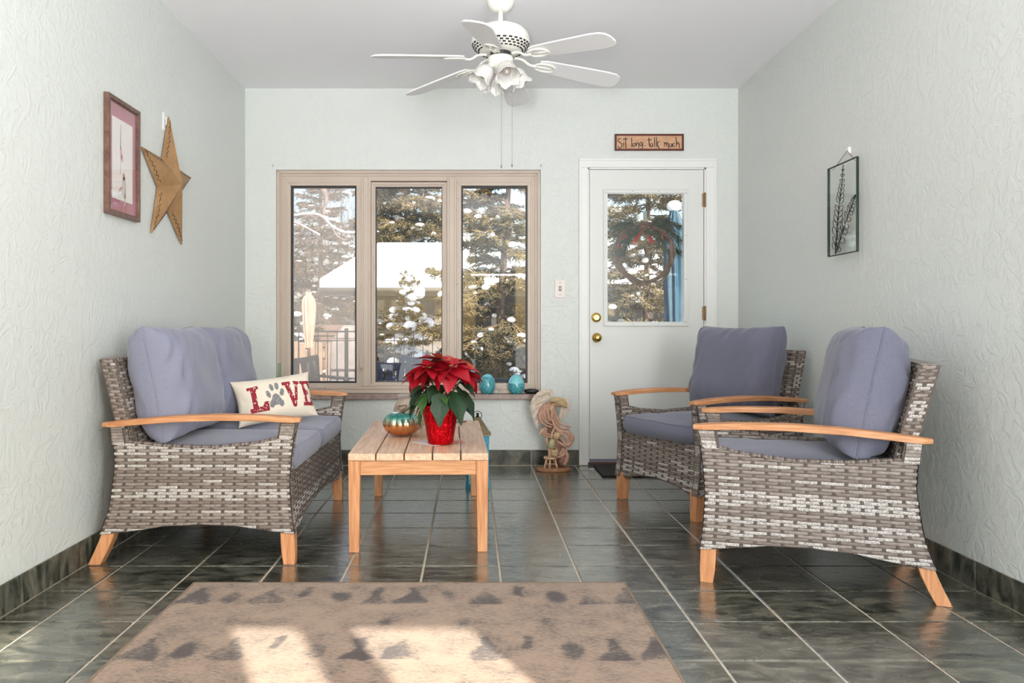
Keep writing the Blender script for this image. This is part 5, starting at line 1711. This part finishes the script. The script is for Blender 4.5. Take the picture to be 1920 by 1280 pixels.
spruce('columnar_evergreen', (-1.42, 13.2, -.5), 1.75, .36, 40, 17, 'narrow dark evergreen behind the black railing in the middle pane', None, M_NEED3, spr=.09, wid=.009, side=6, per=4,
       snow=.15, snow_r=.05, z_from=.1, trunk_r=.03)

def bare_tree(name, base, Ht, seed, label, group, spread=.55, depth=6, m_=None, r0=.10):
    rr = random.Random(seed)
    root = empty(name, base); tag(root, label, 'tree', group)
    tk, tw = MB(), MB()
    def grow(p, d, L0, rad, dep):
        pts = [p]; q = p; dd = d.copy()
        for k in range(3):
            dd = (dd + Vector((rr.uniform(-.22, .22), rr.uniform(-.22, .22), rr.uniform(-.05, .16)))).normalized()
            q = q + dd * L0 / 3; pts.append(q)
        (tk if dep >= depth - 1 else tw).tube(pts, [lerp(rad, rad * .62, k / 3) for k in range(4)], 5 if dep > 2 else 3, cap=False)
        if dep <= 0: return
        for k in range(3 if dep > 1 else 4):
            f = rr.uniform(.45, 1.0) if k else 1.0
            o = pts[min(3, int(f * 3))]
            nd = (dd + Vector((rr.uniform(-1, 1), rr.uniform(-1, 1), rr.uniform(-.3, .8))) * spread).normalized()
            grow(o, nd, L0 * rr.uniform(.62, .82), rad * .55, dep - 1)
    grow(Vector((0, 0, 0)), Vector((0, 0, 1)), Ht * .32, r0, depth)
    tk.build('trunk', m_ or M_BARK, root, smooth=True)
    tw.build('branches', M_TWIG, root, smooth=True, kind='stuff')
    return root
for k, (bx_, by_, hh_, sd_) in enumerate([(-7.6, 28, 8.6, 1), (-6.6, 34, 9.4, 2), (-8.6, 33, 9.0, 5), (.3, 33, 8.8, 3), (3.6, 34, 8.6, 6), (6.2, 32, 9.0, 4)]):
    bare_tree('bare_tree', (bx_, by_, -.5), hh_, sd_, ['leafless tree at the far left beyond the brownish conifers', 'leafless tree between the two brownish conifers, far back', 'leafless tree at the very edge of the left pane, farthest back',
              'leafless tree far behind the roof, between the tall spruce and the nearest spruce', 'leafless tree far behind the roof at the right pane', 'leafless tree far behind the spruce in the door glass'][k],
              'leafless trees in the distance', depth=6, r0=.10)
# near deciduous limb that hangs down before the left pane, snow along its upper side
lt = empty('bare_limbed_tree', (-5.4, 9.3, -.5)); tag(lt, 'leafless tree whose snow-lined limb hangs across the left window pane', 'tree')
def rel(v): return Vector(v) - Vector((-5.4, 9.3, -.5))
m = MB()
m.tube([rel(v) for v in smooth_path([(-5.4, 9.3, -.5), (-5.3, 9.3, 1.5), (-5.0, 9.25, 3.2), (-4.6, 9.2, 5.0)], 5)], [.20 - .008 * i for i in range(16)], 10)
m.build('trunk', M_PALEBARK, lt, smooth=True)
D_ = 9.0
limb = [(-4.95, 9.2, 3.4), (-3.6, 9.1, 4.05), (-2.35, 9.05, 3.75), (-1.78, 9.0, 3.0), tuple(at(606, 352, D_)), tuple(at(612, 372, D_)), tuple(at(608, 392, D_)), tuple(at(609, 408, D_)), tuple(at(622, 424, D_)), tuple(at(638, 434, D_)), tuple(at(652, 437, D_)), tuple(at(672, 436, D_)), tuple(at(700, 428, D_))]
lp3 = smooth_path(limb, 5)
m = MB(); m.tube([rel(v) for v in lp3], [max(.010, .075 * (1 - i / (len(lp3) - 1)) ** 2.1) for i in range(len(lp3))], 8)
br2 = smooth_path([tuple(at(610, 410, D_)), tuple(at(598, 404, D_)), tuple(at(582, 402, D_)), tuple(at(560, 404, D_)), tuple(at(530, 412, D_))], 5)
br3 = smooth_path([(-3.6, 9.1, 4.05), tuple(at(480, 410, D_)), tuple(at(520, 415, D_)), tuple(at(552, 418, D_)), tuple(at(575, 428, D_)), tuple(at(600, 442, D_))], 5)
br4 = smooth_path([tuple(at(612, 415, D_)), tuple(at(624, 428, D_)), tuple(at(632, 442, D_)), tuple(at(650, 452, D_))], 4)
for b_ in (br2, br3, br4): m.tube([rel(v) for v in b_], [lerp(.016, .006, i / (len(b_) - 1)) for i in range(len(b_))], 6)
rt = random.Random(9)
for b_ in (lp3[18:], br2, br3):
    for k in range(16):
        p = b_[rt.randrange(len(b_))]; pts = [p]; d = Vector((rt.uniform(-1, 1), rt.uniform(-.3, .3), rt.uniform(-1, 1))).normalized()
        for q in range(5): d = (d + Vector((rt.uniform(-.4, .4), 0, rt.uniform(-.4, .4)))).normalized(); pts.append(pts[-1] + d * .09)
        m.tube([rel(v) for v in pts], [.004 - .0006 * q for q in range(6)], 4, cap=False)
m.build('limb', M_PALEBARK, lt, smooth=True, kind='stuff')
m = MB()
for b_, r0_ in ((lp3[35:], .020), (br2, .014), (br3[8:], .010)):
    pts = [rel(v) + Vector((0, -.004, .012)) for v in b_]; m.tube(pts, [r0_ * (.7 + .3 * math.sin(i * 1.3)) for i in range(len(pts))], 6)
m.build('snow', M_SNOW, lt, smooth=True, kind='stuff')

# ---------------------------------------------------------------- neighbour's house
M_SIDING = mat('shaded_cream_siding', (90, 82, 75), (98, 90, 82), rough=.7, scale=4, coord='World')  # cream darkened; shade under the eave put into its colour
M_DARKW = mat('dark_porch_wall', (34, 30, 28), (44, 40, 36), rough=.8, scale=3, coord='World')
M_FASCIA = mat('fascia_paint', (92, 86, 78), rough=.6)
M_WIND = mat('dark_window_pane', (60, 66, 76), rough=.1, coat=.5)
hs = empty('neighbour_house', (0, 15, -.5)); tag(hs, 'low house with a thick snow-covered roof beyond the window', 'house')
hx0, hx1, ez, ey, rz_, ry_ = -2.85, 5.2, 1.70 + .5, 0.0, 3.24, 4.0
m = MB()
m.add([(hx0, ey, ez - .02), (hx1, ey, ez - .02), (hx1, ry_, rz_), (hx0 + .55, ry_, rz_), (hx0, ey, ez + .16), (hx1, ey, ez + .16), (hx1, ry_, rz_ + .20), (hx0 + .62, ry_, rz_ + .20), (hx0, 8, ez), (hx1, 8, ez)],
      [(4, 5, 6, 7), (0, 1, 5, 4), (0, 4, 7, 3), (3, 7, 8), (0, 3, 8), (2, 6, 5, 1), (7, 6, 9, 8)])
m.build('snowy_roof', M_SNOW, hs, bevel=.05, segs=3)
m = MB(); m.box(hx0 + .02, hx1, ey + .01, ey + .06, ez - .14, ez - .02); m.build('fascia', M_FASCIA, hs)
m = MB(); m.tube([(hx0, ey - .05, ez - .06), (hx1, ey - .05, ez - .06)], .045, 8); m.build('gutter', M_FASCIA, hs, smooth=True)
m = MB(); m.box(hx0 + .02, hx1, ey + .06, ey + .6, ez - .16, ez - .14); m.build('soffit', M_FASCIA, hs)
m = MB(); m.box(hx0 + .6, -.35, .60, .75, 0, ez - .15); m.build('wall', M_SIDING, hs)
m = MB(); m.box(-.35, hx1 - .2, 1.8, 1.95, 0, ez - .10); m.box(-.40, -.34, .6, 1.9, 0, ez - .1); m.build('porch_wall', M_DARKW, hs, kind='stuff')
for xw in (-1.95, -1.28, -.62 - .35):
    m = MB(); ring(m, xw - .30, xw + .30, 1.35, ez - .20, .035, .565, .61)
    f = m.build('window', M_FASCIA, hs, fixn=True)
    m = MB(); m.box(xw - .27, xw + .27, .59, .598, 1.38, ez - .23); m.build('pane', M_WIND, f)
for xw in (.45, 1.9, 3.4):
    m = MB(); m.box(xw - .06, xw + .06, .18, .30, 0, ez - .15); m.build('porch_post', M_DARKW, hs)
m = MB(); m.tube([(hx0 + .55, ry_ - .3, rz_ + .1), (hx0 + .55, ry_ - .3, rz_ + .1)], .01, 3)

# ---------------------------------------------------------------- plank fence and far board wall
M_PLANK = mat('fence_plank', (124, 105, 88), (146, 126, 106), rough=.8, scale=12, stretch=(6, 6, .6), coord='World')
pfn = empty('plank_fence', (0, 12, -.5)); tag(pfn, 'tan wooden plank fence beyond the left window pane', 'fence')
m = MB(); m.box(-3.5, -1.55, .03, .07, 1.0, 1.09); m.build('rail', M_PLANK, pfn)
m = MB(); m.box(-3.5, -1.55, .03, .07, .35, .44); m.build('rail', M_PLANK, pfn)
proto = None
for k in range(15):
    if proto is None:
        m = MB(); m.box(-.048, .048, -.012, .012, 0, 1.23); proto = o = m.build('plank', M_PLANK, pfn, bevel=.004, segs=1)
    else:
        o = proto.copy(); COL.objects.link(o)
    o.location = (-3.42 + k * .128, .012, rnd.uniform(-.02, .01)); o.rotation_euler = (0, rnd.uniform(-.012, .012), 0)
bw = empty('board_wall', (0, 13.95, -.5)); tag(bw, 'weathered horizontal board wall behind the plank fence', 'wall')
for k, (za, zb_) in enumerate([(1.30, 1.48), (1.10, 1.28), (.90, 1.08), (.70, .88), (.5, .68)]):
    m = MB(); m.box(-4.4, -1.35, 0, .04, za, zb_); m.build('board', mat('weathered_board', (96, 80, 70), (114, 97, 85), rough=.85, scale=5, stretch=(.6, 3, 3), coord='World') if k == 0 else MATS['weathered_board'], bw)
m = MB(); m.box(-4.4, -1.35, .04, .12, 0, 1.46); m.build('frame', MATS['weathered_board'], bw)
# ---------------------------------------------------------------- railing on the deck
M_IRON = mat('black_iron', (26, 26, 28), rough=.5, metal=.4)
rl_ = empty('deck_railing', (0, 9.4, -.15)); tag(rl_, 'thin black metal deck railing outside the window', 'railing')
for z, h in ((1.052, .020), (.945, .012), (.10, .016)):
    m = MB(); m.box(-3.3, 1.30, -.012, .012, z - h / 2, z + h / 2); m.build('rail', M_IRON, rl_)
proto = None
for k in range(41):
    if proto is None:
        m = MB(); m.box(-.0055, .0055, -.0055, .0055, 0, 1.04); proto = o = m.build('picket', M_IRON, rl_)
    else:
        o = proto.copy(); COL.objects.link(o)
    o.location = (-3.25 + k * .112, 0, .02)
for x_ in (-3.3, -1.46, .02, 1.30):
    m = MB(); m.box(x_ - .02, x_ + .02, -.02, .02, 0, 1.09); m.build('post', M_IRON, rl_)

# ---------------------------------------------------------------- garden chairs on the deck
M_NAVY = mat('navy_paint', (34, 40, 62), (44, 50, 74), rough=.4, scale=8)
def garden_chair(x_, y_, rz, label, sn_=True, m_=None):
    g_ = empty('garden_chair', (x_, y_, -.15), rz); tag(g_, label, 'chair', 'dark slatted garden chairs on the deck')
    M0 = m_ or M_NAVY
    lean = lambda z: .22 + (z - .38) * .35
    # faces -Y
    for k in range(6):
        xk = -.215 + k * .086
        m = MB(); m.hexa([(xk - .026, lean(.38), .38), (xk + .026, lean(.38), .38), (xk + .026, lean(.38) + .018, .38), (xk - .026, lean(.38) + .018, .38)],
                         [(xk - .026, lean(.76), .76), (xk + .026, lean(.76), .76), (xk + .026, lean(.76) + .018, .76), (xk - .026, lean(.76) + .018, .76)])
        m.build('back_slat', M0, g_)
    m = MB(); n = 10
    for k in range(n):
        a, b_ = -.29 + .58 * k / n, -.29 + .58 * (k + 1) / n
        za, zb_ = .775 + .035 * (1 - (a / .29) ** 2) * -1 + .03, .775 + .035 * (1 - (b_ / .29) ** 2) * -1 + .03
        m.hexa([(a, lean(.77) - .01, za - .035), (b_, lean(.77) - .01, zb_ - .035), (b_, lean(.77) + .02, zb_ - .035), (a, lean(.77) + .02, za - .035)],
               [(a, lean(.81) - .01, za + .02), (b_, lean(.81) - .01, zb_ + .02), (b_, lean(.81) + .02, zb_ + .02), (a, lean(.81) + .02, za + .02)])
    m.build('top_rail', M0, g_, fixn=True)
    m = MB(); m.box(-.26, .26, lean(.58) - .012, lean(.58) + .008, .565, .60)
    for k in range(5): m.ball((-.172 + k * .086, lean(.58), .583), (.030, .010, .030), 10, 6)
    m.build('scalloped_rail', M0, g_)
    for k in range(6):
        m = MB(); m.box(-.27, .27, -.25 + k * .08, -.185 + k * .08, .365, .383); m.build('seat_slat', M0, g_)
    for sx in (-1, 1):
        m = MB(); x0_, x1_ = sorted((sx * .27, sx * .31)); m.box(x0_, x1_, -.26, -.22, 0, .60); m.build('front_leg', M0, g_)
        m = MB(); m.hexa([(x0_, .26, 0), (x1_, .26, 0), (x1_, .30, 0), (x0_, .30, 0)], [(x0_, lean(.80), .80), (x1_, lean(.80), .80), (x1_, lean(.80) + .035, .80), (x0_, lean(.80) + .035, .80)]); m.build('rear_leg', M0, g_)
        m = MB(); x0_, x1_ = sorted((sx * .25, sx * .33)); m.box(x0_, x1_, -.28, .30, .60, .622); m.build('arm', M0, g_, bevel=.006)
    if sn_:
        m = MB(); m.ball((0, .0, .40), (.24, .22, .045), 14, 8); m.build('snow', M_SNOW, g_, smooth=True)
    return g_
garden_chair(-.64, 6.75, math.radians(6), 'navy slatted garden chair filling the lower middle window pane')
garden_chair(-.46, 7.85, math.radians(-5), 'navy slatted garden chair behind another navy one, its top rail just showing above it')
garden_chair(.34, 7.3, math.radians(-78), 'navy garden chair seen edge-on through the right window pane')
garden_chair(-1.58, 7.75, math.radians(38), 'dark brown garden chair with leaning slats beyond the left window pane', True, mat('dark_brown_paint', (58, 48, 46), rough=.5))
# low trellis planter and snow heap
tp = empty('trellis_planter', (.50, 10.8, -.15)); tag(tp, 'reddish low wooden trellis beyond the right window pane', 'trellis')
M_RED = mat('reddish_cedar', (168, 116, 88), (190, 138, 108), rough=.7, scale=12)
for z in (.20, .38, .60):
    m = MB(); m.box(-.30, .34, -.015, .015, z - .015, z + .015); m.build('rail', M_RED, tp)
proto = None
for k in range(13):
    if proto is None:
        m = MB(); m.box(-.009, .009, -.026, -.015, 0, .62); proto = o = m.build('slat', M_RED, tp)
    else: o = proto.copy(); COL.objects.link(o)
    o.location = (-.29 + k * .052, 0, 0)
m = MB(); m.ball((0, 0, .0), (.33, .25, .50), 20, 12)
o = m.build('snow_heap', M_SNOW, smooth=True); o.location = (.12, 10.4, -.15); tag(o, 'rounded heap of snow beyond the railing in the right pane', 'snow heap')
# covered grill
gr = empty('covered_grill', (-1.62, 10.4, -.15)); tag(gr, 'grey covered grill beyond the railing at the edge of the left pane', 'grill')
m = MB(); m.hexa([(-.20, -.22, 0), (.30, -.22, 0), (.30, .22, 0), (-.20, .22, 0)], [(-.17, -.2, .95), (.30, -.2, .95), (.30, .2, .95), (-.17, .2, .95)])
m.build('cover', mat('grill_cover', (118, 112, 110), (136, 130, 128), rough=.7, scale=6, bump=.4, bump_scale=8, bump_dist=.02), gr, bevel=.04, segs=3)
m = MB(); m.hexa([(-.15, -.19, .95), (.29, -.19, .95), (.29, .19, .95), (-.15, .19, .95)], [(-.03, -.12, 1.13), (.27, -.12, 1.13), (.27, .12, 1.13), (-.03, .12, 1.13)])
m.build('lid', MATS['grill_cover'], gr, bevel=.03, segs=3)

# ---------------------------------------------------------------- closed umbrellas
def umbrella(x_, y_, z_top, z_bot, w, mt, label, seed, snow_cap=False):
    u = empty('closed_umbrella', (x_, y_, -.15)); tag(u, label, 'umbrella', 'closed patio umbrellas on the deck')
    zt, zb_ = z_top + .15, z_bot + .15
    m = MB(); m.tube([(0, 0, .05), (0, 0, zt + .02)], .019, 12); m.build('pole', mat('umbrella_pole_%d' % seed, (120, 92, 70), rough=.5), u, smooth=True)
    m = MB(); m.lathe([(0, 0), (.22, 0), (.22, .04), (.05, .07), (.04, .12), (0, .12)], 24); m.build('base', M_IRON, u, smooth=False, fixn=True)
    m = MB(); n = 96; prof = []
    for i in range(26):
        t = i / 25
        rr = w / 2 * interp(t, [0, .04, .10, .25, .5, .72, .85, 1], [.62, .66, .62, .80, .92, 1.0, .92, .12])
        prof.append((rr, lerp(zb_, zt, t)))
    m.lathe(prof, n, fn=lambda a, i: 1 + .13 * math.sin(a * 9 + .12 * i + seed) + .05 * math.sin(a * 4 - .25 * i + seed), cap=False)
    m.build('canopy', mt, u, smooth=True)
    m = MB(); m.lathe([(w * .42, zb_ + .24), (w * .44, zb_ + .26), (w * .42, zb_ + .28)], 32, fn=lambda a, i: 1 + .10 * math.sin(a * 9), cap=False); m.build('tie_strap', mt, u, smooth=True)
    if snow_cap:
        m = MB(); m.ball((0, 0, zt - .015), (w * .36, w * .36, .05), 14, 8); m.build('snow', M_SNOW, u, smooth=True)
    return u
umbrella(at(1264, 0, 7.2).x, 7.2, 2.06, .55, .185, mat('blue_canvas', (9, 42, 60), (18, 62, 82), rough=.6, scale=10, stretch=(2, 2, .5)), 'closed bright blue patio umbrella seen through the door glass', 3, True)
umbrella(at(579, 0, 9.0).x, 9.0, 1.36, .72, .14, mat('peach_canvas', (176, 138, 120), (188, 154, 136), rough=.8, scale=10), 'closed peach patio umbrella seen through the left window pane', 5)

# ---------------------------------------------------------------- wreath hung on the outside of the door glass
wc = at(1208, 475, 5.672)
wr = empty('door_wreath', tuple(wc)); tag(wr, 'grapevine wreath with evergreen sprays and red bow on the door glass', 'wreath')
rw = random.Random(3); m = MB()
for k in range(13):
    pts = []
    ph, a1, a2 = rw.uniform(0, 6), rw.uniform(.004, .014), rw.uniform(.004, .010); rb = .196 + rw.uniform(-.012, .012)
    for i in range(73):
        a = 2 * PI * i / 72
        rr = rb + a1 * math.sin(a * 3 + ph) + .004 * math.sin(a * 7 + ph * 2)
        pts.append((rr * math.cos(a), a2 * math.sin(a * 4 + ph), rr * math.sin(a) * 1.02))
    m.tube(pts, rw.uniform(.0045, .0070), 6, cap=False)
m.build('vine_ring', mat('grapevine', (84, 60, 48), (112, 84, 68), rough=.8, scale=40), wr, smooth=True, kind='stuff')
B, D, Ln, W = [], [], [], []; tw = MB()
for k in range(34):
    sx = -1 if k % 2 else 1
    p0 = Vector((rw.uniform(-.05, .05), rw.uniform(-.01, .02), .185 + rw.uniform(-.02, .02)))
    e = Vector((sx * rw.uniform(.12, .27), rw.uniform(-.02, .03), .17 - rw.uniform(-.03, .20)))
    mid = (p0 + e) / 2 + Vector((0, 0, .05))
    pts = smooth_path([p0, mid, e], 6); tw.tube(pts, .002, 4)
    for q in range(80):
        i = rw.randrange(2, len(pts) - 1); c = pts[i]; d = (pts[min(i + 1, len(pts) - 1)] - pts[i - 1]).normalized()
        B.append(tuple(c)); D.append(tuple(d + Vector((rw.uniform(-.7, .7), rw.uniform(-.5, .3), rw.uniform(-1.0, .4))))); Ln.append(rw.uniform(.04, .09)); W.append(.0022)
V, Fc = spindles(np.array(B), np.array(D), np.array(Ln), np.array(W))
tri_mesh('pine_needles', V, Fc, mat('wreath_green', (20, 42, 20), (40, 66, 30), rough=.7, scale=20), wr)
tw.build('pine_twigs', M_BARK, wr, kind='stuff')
M_BOW = mat('red_velvet', (168, 22, 26), (190, 34, 34), rough=.75, scale=30, sheen=.3)
for sg in (-1, 1):
    m = MB(); n = 12; v = []
    for i in range(n + 1):
        a = 2 * PI * i / n
        v += [(sg * (.045 - .045 * math.cos(a)) * 1.0, .018, .182 + .030 * math.sin(a) + .002), (sg * (.045 - .045 * math.cos(a)), .040, .182 + .030 * math.sin(a))]
    m.add(v, [(2 * i, 2 * i + 1, 2 * i + 3, 2 * i + 2) for i in range(n)]); o = m.build('bow_loop', M_BOW, wr, smooth=True)
    q = o.modifiers.new('solid', 'SOLIDIFY'); q.thickness = .003
    m = MB(); m.prism([(0, .18), (sg * .025, .18), (sg * .085, .07), (sg * .065, .085), (sg * .055, .065)], lambda a, b_, d: (a, d, b_), .024, .027); m.build('ribbon_tail', M_BOW, wr)
m = MB(); m.ball((0, .026, .182), (.016, .012, .016), 10, 6); m.build('bow_knot', M_BOW, wr, smooth=True)
m = MB()
for k in range(26):
    a = PI / 2 + rw.uniform(-1.5, 1.3); m.ball((.196 * math.cos(a) + rw.uniform(-.02, .02), -.012, .196 * math.sin(a) - rw.uniform(0, .03)), .006, 7, 5)
m.build('berries', M_BOW, wr, smooth=True, kind='stuff')
m = MB(); m.box(-.013, .013, -.030, -.020, .232, .295); m.tube([(0, -.022, .24), (0, -.005, .215), (0, .006, .198)], .003, 6)
m.build('hanger', mat('hanger_plastic', (140, 160, 152), rough=.4), wr, bevel=.003)
